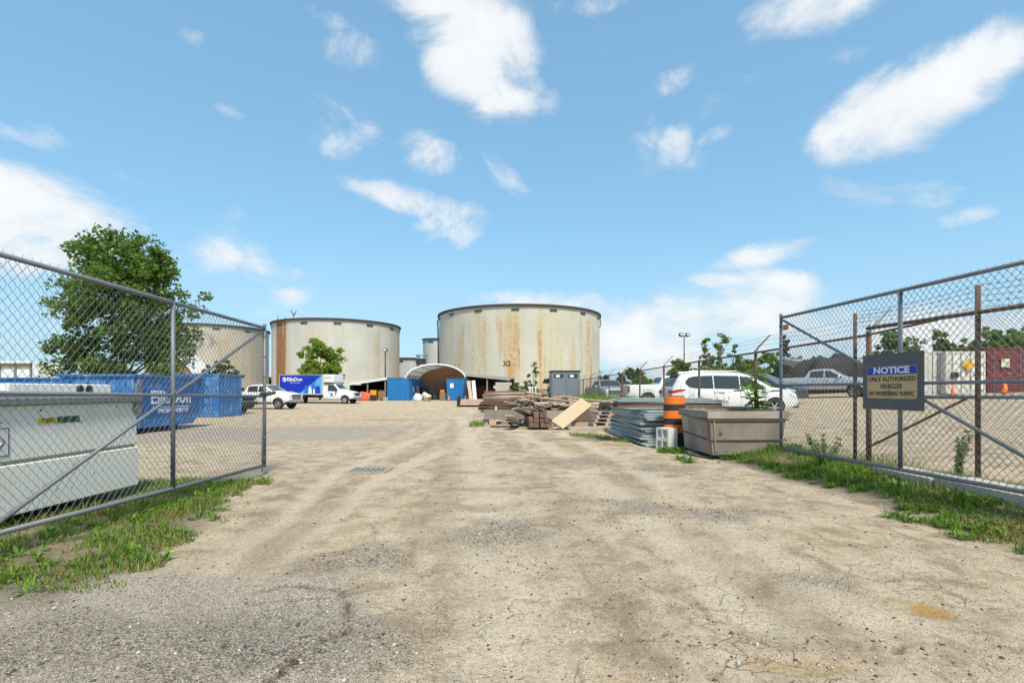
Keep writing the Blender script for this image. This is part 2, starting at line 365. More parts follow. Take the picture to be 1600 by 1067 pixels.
tracks = np.clip(tracks, 0, 1) * near
for pts, w in (([gp(290, 960), gp(455, 832), gp(555, 742), gp(670, 695), gp(730, 662)], .16), ([gp(200, 950), gp(380, 830), gp(500, 730), gp(600, 685), gp(660, 655)], .14), ([gp(1270, 960), gp(1050, 800), gp(920, 710), gp(820, 664), gp(745, 640)], .2), ([gp(1000, 1000), gp(880, 800), gp(810, 710), gp(760, 655)], .2), ([gp(640, 1000), gp(680, 800), gp(700, 700), gp(705, 655)], .18)):
    d = seg_dist(X + .3 * wob, Y, pts); darkp = np.maximum(darkp, sstep(w * 2.0, w * .5, d) * np.clip(1.5 * fbm(X * 1.3 + 7, Y * .6, 63) - .3, 0, .7) * near)
c1 = [gp(*p) for p in ((390, 918), (470, 912), (540, 918), (538, 940), (548, 962), (535, 985), (480, 1010), (440, 1035), (400, 1075))]
c2 = [gp(*p) for p in ((300, 945), (360, 942), (420, 938), (480, 932), (545, 926), (620, 905))]
c3 = [gp(*p) for p in ((548, 962), (620, 950), (700, 930), (780, 925), (860, 935))]
c4 = [gp(*p) for p in ((480, 1030), (560, 1040), (660, 1030), (760, 1000), (850, 985), (950, 1000), (1050, 985))]
c5 = [gp(*p) for p in ((850, 935), (960, 925), (1060, 945), (1170, 950), (1260, 985), (1380, 1010), (1500, 990), (1600, 1010))]
jit = .12 * (fbm(X * 9, Y * 9, 77) - .5); jit2 = .12 * (fbm(X * 9, Y * 9, 78) - .5)
crack = np.zeros_like(X)
for pts, w, a in ((c1, .032, 1), (c2, .016, .7), (c3, .015, .6), (c4, .015, .6), (c5, .016, .5)):
    crack = np.maximum(crack, a * sstep(w, w * .25, seg_dist(X + jit, Y + jit2, pts)) * sstep(.22, .5, fbm(X * 4, Y * 4, 79)))
gl = sstep(.45, -.15, X + 3.2 + .9 * wob - .0 * Y - .35 * np.clip(Y - 4.2, 0, 9) * -1 ) * sstep(3.3, 3.9, Y + wob) * sstep(9.2, 8.0, Y) * sstep(-9, -8, X)
gr = sstep(4.25, 4.9, X + .9 * wob) * sstep(6.6, 5.9, X) * sstep(12.6, 11.4, Y) * sstep(3.4, 4.2, Y)
pilew = blob(2.5, 15.6, 1.9, .9, 91, .6) * .7
soil = np.clip(np.maximum(np.maximum(gl, gr), pilew), 0, 1)
# heights -------------------------------------------------------------
Z = gz(X, Y)
Z = Z + near * (.035 * (fbm(X * .45, Y * .45, 5) - .5) + .02 * (fbm(X * 1.6, Y * 1.6, 6) - .5) + .014 * (fbm(X * 6, Y * 6, 7, 3) - .5))
Z = Z + near * (gravel * .02 * fbm(X * 14, Y * 14, 8, 2) - tracks * .02 - crack * .03 - ochre * .02 + asph * .004 + darkp * -.008)
Z = Z - .012 * near * (1 - soil) * sstep(.62, .8, fbm(X * 2.5, Y * 2.5, 9))
Z = Z - .02 * near
GRID = (xs, ys, Z)
def gh(x, y):                                # height of the built ground mesh
    i = int(np.clip(np.searchsorted(xs, x) - 1, 0, nx - 2)); j = int(np.clip(np.searchsorted(ys, y) - 1, 0, ny - 2))
    tx = (x - xs[i]) / (xs[i + 1] - xs[i]); ty = (y - ys[j]) / (ys[j + 1] - ys[j])
    return float((Z[j, i] * (1 - tx) + Z[j, i + 1] * tx) * (1 - ty) + (Z[j + 1, i] * (1 - tx) + Z[j + 1, i + 1] * tx) * ty)
def ghv(x, y):
    i = np.clip(np.searchsorted(xs, x) - 1, 0, nx - 2); j = np.clip(np.searchsorted(ys, y) - 1, 0, ny - 2)
    tx = (x - xs[i]) / (xs[i + 1] - xs[i]); ty = (y - ys[j]) / (ys[j + 1] - ys[j])
    return (Z[j, i] * (1 - tx) + Z[j, i + 1] * tx) * (1 - ty) + (Z[j + 1, i] * (1 - tx) + Z[j + 1, i + 1] * tx) * ty
idx = np.arange(nx * ny).reshape(ny, nx)
faces = np.stack([idx[:-1, :-1], idx[:-1, 1:], idx[1:, 1:], idx[1:, :-1]], -1).reshape(-1, 4)
me = np_mesh('ground', np.stack([X, Y, Z], -1).reshape(-1, 3), faces)
me.polygons.foreach_set('use_smooth', [True] * len(me.polygons))
def attr(nm, r, gg, b):
    a = me.color_attributes.new(nm, 'FLOAT_COLOR', 'POINT')
    a.data.foreach_set('color', np.stack([r, gg, b, np.ones_like(r)], -1).astype(np.float32).ravel())
attr('ma', np.maximum(asph, asph_far * .8), gravel, ochre); attr('mb', crack, soil, tracks); attr('mc', darkp, near, near)

t = NT('gravel_yard'); v = t.obj
def vattr(nm):
    n = t.n.new('ShaderNodeAttribute'); n.attribute_name = nm; n.attribute_type = 'GEOMETRY'; return t.sep(n.outputs['Vector'])
A, B, D_ = vattr('ma'), vattr('mb'), vattr('mc')
n_lo = t.noise(v, .35, 5, .6); n_md = t.noise(v, 2.2, 7, .65, .4); n_hi = t.noise(v, 26, 6, .7); n_x = t.noise(v, 110, 3, .7)
st1 = t.vor(v, 62); st1c = t.sep(t.vor(v, 62, out='Color')); st2 = t.vor(v, 150); st2c = t.sep(t.vor(v, 150, out='Color')); st3 = t.vor(v, 24); st3c = t.sep(t.vor(v, 24, out='Color'))
c = t.mix(t.ramp(n_lo, .36, .64), (.47, .36, .235), (.43, .34, .24))
c = t.mix(t.ramp(n_md, .36, .66), c, (.58, .465, .325))
c = t.mix(t.math('MULTIPLY', t.ramp(n_md, .50, .34), .62), c, (.29, .205, .135))
n_st = t.noise(t.map(v, (1.0, .33, 1)), 4.5, 5, .6, .5); c = t.mix(t.math('MULTIPLY', t.ramp(n_st, .54, .68), .62), c, (.27, .19, .125)); c = t.mix(t.math('MULTIPLY', t.ramp(n_st, .44, .30), .35), c, (.58, .49, .38))
c = t.mix(t.math('MULTIPLY', B[2], .75), c, (.61, .50, .365))
c = t.mix(t.math('MULTIPLY', D_[0], .7), c, (.27, .195, .13))
asp = t.mix(t.ramp(n_md, .3, .7), (.48, .395, .30), (.54, .45, .35)); asp = t.mix(t.ramp(st2c[0], .55, .95), asp, (.58, .52, .44)); asp = t.mix(t.ramp(st2c[1], .68, .98), asp, (.17, .135, .105))
c = t.mix(A[0], c, asp)
gcol = t.mix(st1c[0], (.27, .21, .15), (.54, .46, .37)); gcol = t.mix(t.ramp(st1c[1], .72, .9), gcol, (.10, .08, .065))
gm = t.math('MULTIPLY', A[1], t.ramp(n_hi, .38, .55)); c = t.mix(t.math('MULTIPLY', gm, .95), c, gcol)
# loose grit everywhere: dark and pale specks
gf = t.math('ADD', .35, t.math('MULTIPLY', n_lo, .9))
sp = t.math('MULTIPLY', t.math('MULTIPLY', t.ramp(st1c[2], .84, .88), t.ramp(st1, .36, .24)), gf)
c = t.mix(t.math('MULTIPLY', sp, .85), c, (.075, .058, .045))
sp2 = t.math('MULTIPLY', t.ramp(st2c[2], .72, .8), t.ramp(st2, .42, .25)); c = t.mix(t.math('MULTIPLY', sp2, .75), c, (.13, .10, .078))
sp3 = t.math('MULTIPLY', t.ramp(st1c[0], .84, .9), t.ramp(st1, .36, .24)); c = t.mix(t.math('MULTIPLY', sp3, .6), c, (.58, .52, .44))
c = t.mix(t.math('MULTIPLY', t.ramp(n_hi, .55, .36), .4), c, (.19, .145, .10))
c = t.mix(t.math('MULTIPLY', t.math('MULTIPLY', A[2], 1.5, True), t.ramp(n_hi, .22, .5)), c, (.42, .25, .09))
# hairline alligator cracks in the broken surfacing near the gate
wv = t.n.new('ShaderNodeVectorMath'); wv.operation = 'ADD'; nn = t.n.new('ShaderNodeTexNoise'); nn.inputs['Scale'].default_value = 5; t.l.new(v, nn.inputs['Vector']); sc_ = t.n.new('ShaderNodeVectorMath'); sc_.operation = 'SCALE'; sc_.inputs['Scale'].default_value = .22; t.l.new(nn.outputs['Color'], sc_.inputs[0]); t.l.new(v, wv.inputs[0]); t.l.new(sc_.outputs[0], wv.inputs[1])
ed = t.vor(wv.outputs[0], 3.4, 'DISTANCE_TO_EDGE'); hair = t.math('MULTIPLY', t.ramp(ed, .028, .006), t.ramp(t.noise(v, 1.1, 3), .50, .60))
sy = t.sep(v)[1]; hair = t.math('MULTIPLY', hair, t.ramp(sy, 6.0, 3.5)); 
c = t.mix(t.math('MULTIPLY', hair, .38), c, (.15, .12, .09))
c = t.mix(t.math('MULTIPLY', B[0], .85), c, (.07, .052, .04))
c = t.mix(t.math('MULTIPLY', B[1], .75), c, t.mix(n_md, (.10, .085, .045), (.24, .19, .12)))
t.col(c); t.rough(.95); t.b.inputs['Specular IOR Level'].default_value = .2
h = t.math('ADD', t.math('MULTIPLY', n_hi, .9), t.math('MULTIPLY', n_x, .45))
h = t.math('ADD', h, t.math('MULTIPLY', t.ramp(st1, .5, .1), t.math('ADD', t.math('MULTIPLY', gm, 1.4), t.math('MULTIPLY', sp, 1.2))))
h = t.math('ADD', h, t.math('MULTIPLY', t.ramp(st2, .5, .1), t.math('ADD', t.math('MULTIPLY', A[0], .5), .25)))
h = t.math('SUBTRACT', h, t.math('ADD', t.math('MULTIPLY', hair, .5), t.math('MULTIPLY', B[0], 1.5)))
t.bump(h, 1.0, .018)
ground = link('ground', me, t.m); tag(ground, 'dusty tan gravel yard with cracked worn surfacing', kind='structure')

# loose stones lying on the ground
ico = np.array([(0, -.53, .85), (0, .53, .85), (0, -.53, -.85), (0, .53, -.85), (.85, 0, .53), (.85, 0, -.53), (-.85, 0, .53), (-.85, 0, -.53), (.53, .85, 0), (-.53, .85, 0), (.53, -.85, 0), (-.53, -.85, 0)])
icf = np.array([(0, 4, 1), (0, 1, 6), (4, 8, 1), (8, 9, 1), (9, 6, 1), (8, 4, 5), (8, 5, 3), (9, 8, 3), (9, 3, 7), (6, 9, 7), (6, 7, 11), (0, 6, 11), (10, 0, 11), (4, 0, 10), (4, 10, 5), (5, 10, 2), (3, 5, 2), (7, 3, 2), (11, 7, 2), (11, 2, 10)])
def stones(name, label, pos, size, mat):
    n = len(pos); ang = RNG.uniform(0, 6.28, n); ca, sa = np.cos(ang), np.sin(ang)
    V = ico[None] * (1 + RNG.uniform(-.35, .3, (n, 12, 1))) * (size[:, None, None] * np.stack([RNG.uniform(.7, 1.4, n), RNG.uniform(.6, 1.0, n), RNG.uniform(.35, .7, n)], -1)[:, None, :])
    x = V[..., 0] * ca[:, None] - V[..., 1] * sa[:, None]; y = V[..., 0] * sa[:, None] + V[..., 1] * ca[:, None]
    V = np.stack([x, y, V[..., 2]], -1) + pos[:, None, :]
    Fc = (icf[None] + 12 * np.arange(n)[:, None, None]).reshape(-1, 3)
    return tag(link(name, np_mesh(name, V.reshape(-1, 3), Fc), mat), label, 'gravel', kind='stuff')
ts = NT('loose_stone'); r_ = ts.island(); ts.col(ts.mix(ts.ramp(r_, .5, .58), (.085, .066, .052), ts.mix(r_, (.24, .19, .145), (.52, .46, .39)))); ts.rough(.9)
def scatter(n, fn):
    out = []
    while len(out) < n:
        x, y = fn(); out.append((x, y))
    return out
pts = [];
for (px, py, rx, ry, k) in ((770, 830, .9, .9, 900), (985, 790, 1.2, .8, 900), (1120, 800, 1.1, .6, 450), (560, 870, .8, .6, 250), (400, 1010, 1.2, .5, 300), (900, 720, 1.8, 1.3, 350), (1040, 730, 1.3, .9, 300)):
    c0 = gp(px, py)
    for _ in range(k): pts.append((c0[0] + random.gauss(0, rx * .6), c0[1] + random.gauss(0, ry * .55)))
for _ in range(11000):
    y = 2.0 + 12 * random.random() ** 1.8
    pts.append((random.uniform(-min(4.4, y * 1.05), min(4.9, y * 1.05)), y))
pts = [(x, y) for x, y in pts if y > 1.7]
_px = np.array([p[0] for p in pts]); _py = np.array([p[1] for p in pts]); _k = (fbm(_px * 1.4, _py * 1.4, 33) + RNG.uniform(-.25, .25, len(pts))) > .47
pts = [p for p, k_ in zip(pts, _k) if k_]
sz = np.array([.0038 + .011 * random.random() ** 4 for _ in pts])
pos = np.array([(x, y, gh(x, y) + s * .25) for (x, y), s in zip(pts, sz)])
stones('gravel', 'loose grey and tan stones strewn over the yard', pos, sz, ts.m)

# ------------------------------------------------------------------ grass and weeds
def blades(pos, hgt, wid, lean=.5):
    """each blade: 2 quads bent over; returns verts, faces(4)"""
    n = len(pos); a = RNG.uniform(0, 6.28, n); L = RNG.uniform(.15, 1, n) * lean
    dx, dy = np.cos(a), np.sin(a); px_, py_ = -dy * wid / 2, dx * wid / 2
    def row(t, wf):
        cx = pos[:, 0] + dx * L * hgt * t ** 2; cy = pos[:, 1] + dy * L * hgt * t ** 2; cz = pos[:, 2] + hgt * t * (1 - .25 * L * t)
        return np.stack([cx - px_ * wf, cy - py_ * wf, cz], -1), np.stack([cx + px_ * wf, cy + py_ * wf, cz], -1)
    rows = [row(0, .7), row(.55, 1), row(1, .12)]
    V = np.stack([rows[0][0], rows[0][1], rows[1][0], rows[1][1], rows[2][0], rows[2][1]], 1).reshape(-1, 3)
    b = 6 * np.arange(n)[:, None]
    Fc = np.concatenate([b + [0, 1, 3, 2], b + [2, 3, 5, 4]], 0); return V, Fc
def rosettes(pos, size):
    """broad-leaved weeds: every leaf a folded kite of 2 quads"""
    Vs, Fs, o = [], [], 0
    for (x, y, z), s in zip(pos, size):
        k = random.randint(5, 9)
        for i in range(k):
            a = 6.28 * i / k + random.uniform(-.4, .4); e = random.uniform(.25, 1.15); L = s * random.uniform(.6, 1.15); w = L * random.uniform(.2, .34)
            d = np.array([math.cos(a) * math.cos(e), math.sin(a) * math.cos(e), math.sin(e)]); q = np.array([-math.sin(a), math.cos(a), 0]); up = np.array([0, 0, 1.0])
            p = np.array([x, y, z]); m = p + d * L * .55; tip = p + d * L - up * L * .25 * random.random()
            Vs += [p, m + q * w * .5 + up * w * .18, m, m - q * w * .5 + up * w * .18, tip]; Fs += [(o, o + 2, o + 4, o + 1), (o, o + 3, o + 4, o + 2)]; o += 5
    return np.array(Vs), np.array(Fs)
def in_left(x, y):
    e = -3.1 - .27 * np.maximum(0, y - 4.4) + .5 * (vn1(x * 1.3, y * 1.3) - .5) + .55 * (vn1(x * 5, y * 5) - .5)
    return (x < e) & (3.45 + .6 * vn1(x * 2, y * 2) < y) & (y < 8.7 - .5 * vn1(x, y * 3))
def vn1(x, y): return vnoise(np.asarray(x, float), np.asarray(y, float), 13)
def patch(name, label, n, box, test, hr, wr, mat, keep=.42):
    x = RNG.uniform(box[0], box[1], n * 12); y = RNG.uniform(box[2], box[3], n * 12)
    ok = test(x, y) & (vn1(x * 1.7 + 50, y * 1.7) * .6 + vn1(x * 6, y * 6) * .4 > keep + RNG.uniform(-.12, .12, n * 12))
    x, y = x[ok][:n], y[ok][:n]; m = len(x); p = np.stack([x, y, ghv(x, y) - .004], -1)
    V, Fc = blades(p, RNG.uniform(*hr, m) * (.5 + .9 * vn1(x * 2.3, y * 2.3)), RNG.uniform(*wr, m), .9)
    o = link(name, np_mesh(name, V, Fc), mat); tag(o, label, 'grass', kind='stuff'); return p
patch('grass', 'patchy green and yellowing grass under the open left gate', 15000, (-6.6, -2.5, 3.4, 8.8), in_left, (.03, .10), (.006, .012), L_GRASS, .36)
patch('dry_grass', 'dry reddish grass tufts under the left gate', 4500, (-5.2, -2.9, 3.9, 8.4), in_left, (.02, .07), (.004, .008), L_DRY, .5)
def in_right(x, y): return ((4.66 + .6 * (vn1(x * 1.2 + 9, y * 1.2) - .5) + .5 * (vn1(x * 5 + 3, y * 5) - .5)) < x) & (x < 5.75) & (y < 11.0) & (y > 3.2)
def in_fence(x, y): return (5.6 < x) & (x < 6.5)
def always(x, y): return x > -1e9
patch('grass', 'bright green grass verge under the open right gate', 13000, (4.3, 5.75, 3.2, 11.9), in_right, (.04, .15), (.006, .012), L_GRASS, .30)
patch('grass', 'thin weeds growing along the foot of the rusty fence', 1600, (5.6, 6.5, 5, 12), in_fence, (.04, .16), (.004, .009), L_GRASS, .45)
patch('grass', 'grass tufts in front of the lumber and panel stacks', 3200, (1.9, 5.4, 12.2, 17.2), lambda x, y: np.abs(y - (16.9 - (x - 2) * 1.5)) < .8 - .1 * vn1(x, y), (.04, .16), (.006, .013), L_GRASS, .36)
patch('grass', 'grass tuft at the left end of the lumber pile', 260, (-1.75, -1.15, 20.6, 22.2), always, (.1, .3), (.012, .02), L_GRASS, .1)
patch('tall_grass', 'tall pale green weeds along the far rusty fence', 3600, (4.9, 6.9, 23, 50), always, (.35, 1.15), (.02, .045), L_BRIGHT, .36)
def rosette_patch(label, n, box, test, sr):
    out = []
    while len(out) < n:
        x = random.uniform(box[0], box[1]); y = random.uniform(box[2], box[3])
        if test(x, y) and vn1(x * 1.5 + 30, y * 1.5) > .38: out.append((x, y, gh(x, y)))
    V, Fc = rosettes(out, [random.uniform(*sr) for _ in out]); tag(link('weeds', np_mesh('weeds', V, Fc), L_WEED), label, 'weeds', kind='stuff')
rosette_patch('broad leaved green weeds along the edge of the left verge', 260, (-5.2, -2.6, 3.4, 8.4), in_left, (.05, .15))
rosette_patch('broad leaved green weeds among the right verge grass', 420, (4.3, 5.7, 3.3, 10.9), in_right, (.06, .16))
rosette_patch('leafy weeds around the wooden crate and concrete blocks', 120, (3.5, 5.9, 10.3, 13.0), lambda x, y: (y < 10.95) | ((x < 4.05) & (y > 11.9) & (y < 12.6)), (.08, .2))

# ------------------------------------------------------------------ chain link
def seg_mesh(name, segs, r, n=3):
    segs = np.asarray(segs, float); p0, p1 = segs[:, 0], segs[:, 1]; d = p1 - p0; d /= np.linalg.norm(d, axis=1)[:, None] + 1e-12
    up = np.where(np.abs(d[:, 2:3]) < .95, np.array([[0, 0, 1.0]]), np.array([[1.0, 0, 0]])); a = np.cross(d, up); a /= np.linalg.norm(a, axis=1)[:, None]; b = np.cross(d, a)
    ring = [a * math.cos(2 * math.pi * k / n) + b * math.sin(2 * math.pi * k / n) for k in range(n)]
    V = np.stack([p0 + q * r for q in ring] + [p1 + q * r for q in ring], 1).reshape(-1, 3); base = 2 * n * np.arange(len(segs))[:, None]
    Fc = np.concatenate([base + [k, (k + 1) % n, n + (k + 1) % n, n + k] for k in range(n)], 0); return np_mesh(name, V, Fc)
def link_segs(A, B, z0, z1, w=.088, h=.10, wr=.003, spikes=.05, zfun=None):
    """woven zig-zag wires between ground points A and B"""
    A = np.array(A, float); B = np.array(B, float); L = np.hypot(*(B - A)); u = (B - A) / L; nrm = np.array([-u[1], u[0]])
    cols = int(L / (w / 2)); K = int(round((z1 - z0) / (h / 2))); segs = []
    i = np.arange(cols)[:, None]; k = np.arange(K + 1)[None, :]; par = (i + k) % 2
    s = (i + par) * (w / 2) + (.003 * np.sin(i * 3.1 + k * 1.7)); off = np.where(par == 1, wr, -wr)
    x = A[0] + u[0] * s + nrm[0] * off; y = A[1] + u[1] * s + nrm[1] * off; z = z0 + (h / 2) * k + 0 * s
    if zfun is not None: z = z + zfun(x, y)
    Pn = np.stack([x, y, z], -1); segs = np.stack([Pn[:, :-1], Pn[:, 1:]], 2).reshape(-1, 2, 3)
    if spikes:
        top = Pn[:, -1]; keep = par[:, -1] == 1; top = top[keep]; e = top.copy(); e[:, 2] += spikes; segs = np.concatenate([segs, np.stack([top, e], 1)], 0)
    return segs
def gate(name, label, far, near_, posts, zb, zt, zm, tilt=0.0, drop=True, side=1):
    """far / near_: ground points of the free end and the hinge end"""
    G = thing(name, label, 'gate', (far[0], far[1], gh(*far)))
    o = Vector(G.location)
    A = Vector((far[0], far[1], 0)); Bv = Vector((near_[0], near_[1], 0)); r = .026
    def q(t, z): p = A.lerp(Bv, t); return Vector((p.x, p.y, z + tilt * t)) - o
    def tubep(nm, pts, rr=r, m=GALV): return MB().tube(pts, rr, 12).build(nm, m, G, smooth=True)
    tubep('top_rail', [q(0, zt), q(1, zt)]); tubep('bottom_rail', [q(0, zb), q(1, zb)]); tubep('middle_rail', [q(0, zm), q(1, zm)], .021)
    for t_ in posts:
        pst = tubep('end_post' if t_ in (0, 1) else 'middle_post', [q(t_, zb - (.03 if t_ in (0, 1) else 0)), q(t_, zt + (.05 if t_ in (0, 1) else 0))], .027)
        if t_ in (0, 1): MB().lathe([(.031, 0), (.031, .02), (.02, .035), (.001, .04)], 12, Matrix.Translation(q(t_, zt + .04))).build('post_cap', GALV, pst, smooth=True)
    tubep('brace', [q(0.015, zt - .06), q(.985, zb + .05)], .021)
    sg = link_segs((far[0], far[1]), (near_[0], near_[1]), zb - .05, zt + .02, wr=.003, zfun=lambda x, y: tilt * (far[1] - y) / (far[1] - near_[1])) - np.array(o)
    mo = link('wire_mesh', seg_mesh('wire_mesh', sg, .0027, 4), WIRE, G); mo['kind'] = 'stuff'
    for zz in np.linspace(zb + .15, zt - .15, 7):
        MB().lathe([(.032, -.012), (.034, 0), (.032, .012)], 12, Matrix.Translation(q(0, zz))).build('tension_band', GALV, G)
    if drop:
        tubep('drop_rod', [q(.018, zb - .1), q(.018, .95)], .011)
        lb = MB(); d = (A - Bv).normalized(); p = q(0, zm + .04)
        lb.tube([p - d * .12, p + Vector((.02 * side, 0, 0)), p + d * .05 + Vector((.17 * side, 0, .03))], [.03, .038, .028], 10)
        lb.build('latch_fork', DARK, G)
    return G
LG = gate('chain_link_gate', 'open galvanised chain link gate leaf in front of the white fuel tank', (-4.335, 8.97), (-4.42, 4.25), (0, .5, 1), .14, 2.54, 1.345, tilt=.088)
RG = gate('chain_link_gate', 'open galvanised chain link gate leaf carrying the notice board', (4.97, 9.46), (5.42, 4.62), (0, .535, 1), .39, 2.79, 1.545, drop=False)

for (hx_, hy_, lab) in ((-4.43, 4.14, 'stout galvanised post hinging the left gate'), (5.43, 4.51, 'stout galvanised post hinging the right gate')):
    GP = thing('gate_post', lab, 'post', (hx_, hy_, gh(hx_, hy_) - .1))
    MB().tube([(0, 0, 0), (0, 0, 3.0)], .055, 14).build('shaft', GALV, GP, smooth=True); MB().lathe([(.062, 2.99), (.062, 3.03), (.04, 3.07), (.001, 3.085)], 14).build('cap', GALV, GP, smooth=True)
    for zz in (.75, 2.45): MB().tube([(0, 0, zz), (0, .1, zz)], .03, 8).build('hinge', GALV, GP)

# notice board on the right gate
gd = (Vector((4.97, 9.46, 0)) - Vector((5.42, 4.62, 0))).normalized(); gright = -gd; gn = gright.cross(Vector((0, 0, 1)))   # faces the drive
def gate_pt(px, z):
    a, b = Vector((4.97, 9.46)), Vector((5.42, 4.62)); k = (px - 800) / F; t_ = (k * a.y - a.x) / ((b.x - a.x) - k * (b.y - a.y)); p = a.lerp(b, t_); return Vector((p.x, p.y, z))
pl, pr = gate_pt(1353.5, 0), gate_pt(1449, 0); wbd = (pr - pl).length; mid = (pl + pr) / 2; ypx = mid.y
zc = CAM_H + (HZ - 596) / F * ypx; hb = 88.5 / F * ypx
SB = thing('notice_board', 'grey board with blue and tan notice sign hung on the right gate', 'sign', (mid.x, mid.y, zc))
M0 = basis(gright, (0, 0, 1), gn * .045)
BOARD = paint('grey_board_paint', (.085, .09, .098), .6, 0, (.13, .13, .13), .5, 2)
MB().box(-wbd / 2, wbd / 2, -hb / 2, hb / 2, -.008, .008, M0).build('backing_board', BOARD, SB, bevel=.002)
sw, sh = wbd * .83, hb * .575; cx0, cy0 = 0.0, -.012
TAN = paint('weathered_tan_face', (.50, .355, .17), .6, 0, (.24, .14, .06), .8, 5)
SBLUE = plain('sign_blue', (.008, .05, .42), .45); SW = plain('sign_white', (.78, .78, .76), .5); SK = plain('sign_black', (.02, .02, .022), .5)
sp_ = MB().box(cx0 - sw / 2, cx0 + sw / 2, cy0 - sh / 2, cy0 + sh / 2, .008, .012, M0).build('sign_plate', TAN, SB)
MB().box(cx0 - sw / 2 + .004, cx0 + sw / 2 - .004, cy0 + sh / 2 - sh * .26, cy0 + sh / 2 - .004, .012, .0135, M0).build('blue_header', SBLUE, sp_)
bw = MB()
for (a0, a1, b0, b1) in ((-sw / 2, sw / 2, sh / 2 - .006, sh / 2), (-sw / 2, sw / 2, -sh / 2, -sh / 2 + .006), (-sw / 2, -sw / 2 + .006, -sh / 2, sh / 2), (sw / 2 - .006, sw / 2, -sh / 2, sh / 2)):
    bw.box(cx0 + a0, cx0 + a1, cy0 + b0, cy0 + b1, .0125, .0142, M0)
bw.build('sign_border', W_GREY, sp_)
def gt(s, yy, size, m, sx=1.0, bold=0.0): return text('lettering', s, size, m, SB, M0 @ Matrix.Translation((cx0, cy0 + yy, .0145)), extrude=.0008, bold=bold, sx=sx)
gt('NOTICE', sh * .365, sh * .27, SW, 1.35, .004); gt('ONLY AUTHORIZED', sh * .10, sh * .19, SK, 1.0, .0015); gt('VEHICLES', -sh * .125, sh * .19, SK, 1.0, .0015); gt('NO PEDESTRIAN TRAFFIC', -sh * .345, sh * .175, SK, .83, .0015)
for sx_ in (-1, 1):
    for sy_ in (-1, 1): MB().lathe([(.010, 0), (.010, .004), (.001, .006)], 8, M0 @ Matrix.Translation((sx_ * sw * .48, cy0 + sy_ * sh * .46, .0142))).build('screw', GALV, SB)
# small yellow tag
tp = gate_pt(1230, 0); tz = CAM_H + (HZ - 511.5) / F * tp.y
TG = thing('maker_tag', 'small orange yellow tag wired to the top corner of the right gate', 'tag', (tp.x, tp.y, tz))
Mt = basis(gright, (0, 0, 1), gn * .03)
tw, th = .155, .10
YEL = plain('tag_yellow', (.72, .36, .02), .5)
MB().box(-tw / 2, tw / 2, -th / 2, th / 2, -.003, .003, Mt).build('tag_plate', YEL, TG)
tb = MB()
for i, (a, b) in enumerate(((-.055, .05), (-.05, .035), (-.055, .055))): tb.box(a, b, .022 - i * .025 - .006, .022 - i * .025 + .006, .003, .0042, Mt)
tb.build('print_lines', SK, TG)

# ------------------------------------------------------------------ rusty perimeter fence with barbed wire arms
FX = 6.02; fy = [8.64 if k == 0 else 8.83 + 3.82 * k for k in range(13)]
Fn = thing('perimeter_fence', 'long rusty chain link fence with barbed wire arms beside the parking lot', 'fence', (FX, 8.83, g(FX, 8.83)))
fo = Vector(Fn.location)
def fp(x, y, z): return Vector((x, y, z + g(x, y))) - fo
for k, y in enumerate(fy):
    rr = .042 if k == 0 else .036
    p = MB().tube([fp(FX, y, -.1), fp(FX, y, 2.16)], rr, 10).build('post', RUST, Fn, smooth=True)
    MB().tube([fp(FX, y, 2.12), fp(FX + .06, y, 2.22), fp(FX + .36, y, 2.52)], [.026, .022, .016], 6).build('barbed_wire_arm', RUST if k % 3 else GREYM, p)
MB().tube([fp(FX, y, 2.1) for y in np.linspace(fy[0], fy[-1], 30)], .024, 8).build('top_rail', RUST, Fn, smooth=True)
sg = link_segs((FX, fy[0]), (FX, fy[-1]), .06, 2.08, w=.1, h=.11, spikes=.04, zfun=gz) - np.array(fo)
mo = link('wire_mesh', seg_mesh('wire_mesh', sg, .0017, 3), RWIRE, Fn); mo['kind'] = 'stuff'
def barbed(name, pts, parent, off=(0, 0, 0), step=.13, r=.0022):
    segs = []; pts = [Vector(p) for p in pts]
    for a, b in zip(pts[:-1], pts[1:]):
        n = max(2, int((b - a).length / step)); sag = [a.lerp(b, i / n) - Vector((0, 0, .05 * math.sin(math.pi * i / n))) for i in range(n + 1)]
        for i in range(n):
            segs.append((sag[i], sag[i + 1]))
            if i:
                for _ in range(2):
                    d = Vector((random.uniform(-1, 1), random.uniform(-1, 1), random.uniform(-1, 1))).normalized() * .019
                    segs.append((sag[i] - d, sag[i] + d))
    return link(name, seg_mesh(name, np.array([[tuple(a), tuple(b)] for a, b in segs]), r, 3), RUST, parent)
for j in range(3):
    s_ = .2 + .38 * j
    barbed('barbed_wire', [fp(FX + .06 + .3 * s_, y, 2.22 + .3 * s_) for y in fy], Fn, step=.16)
# return section of the fence towards the camera: corner post pair, tall straight post, two top rails, brace
F2 = thing('fence_section', 'near rusty fence section with tall posts and strands of barbed wire behind the notice board', 'fence', (6.1, 8.4, g(6.1, 8.4)))
fo2 = Vector(F2.location)
A2, B2 = Vector((5.97, 8.62)), Vector((6.72, 5.2))
def fq(t_, z): p = A2.lerp(B2, t_); return Vector((p.x, p.y, z + .36)) - fo2
def tpx(px):
    k = (px - 800) / F; return (k * A2.y - A2.x) / ((B2.x - A2.x) - k * (B2.y - A2.y))
for px, zt_ in ((1336, 2.42), (1528, 2.52), (1790, 2.5)):
    MB().tube([fq(tpx(px), -.1), fq(tpx(px), zt_)], .032 if px > 1400 else .030, 10).build('post', RUST, F2, smooth=True)
MB().tube([fq(0, 2.13), fq(1, 2.17)], .030, 8).build('top_rail', RUST, F2, smooth=True)
MB().tube([fq(.0, 2.02), fq(.33, 2.12)], .018, 8).build('upper_brace', RUST, F2, smooth=True)
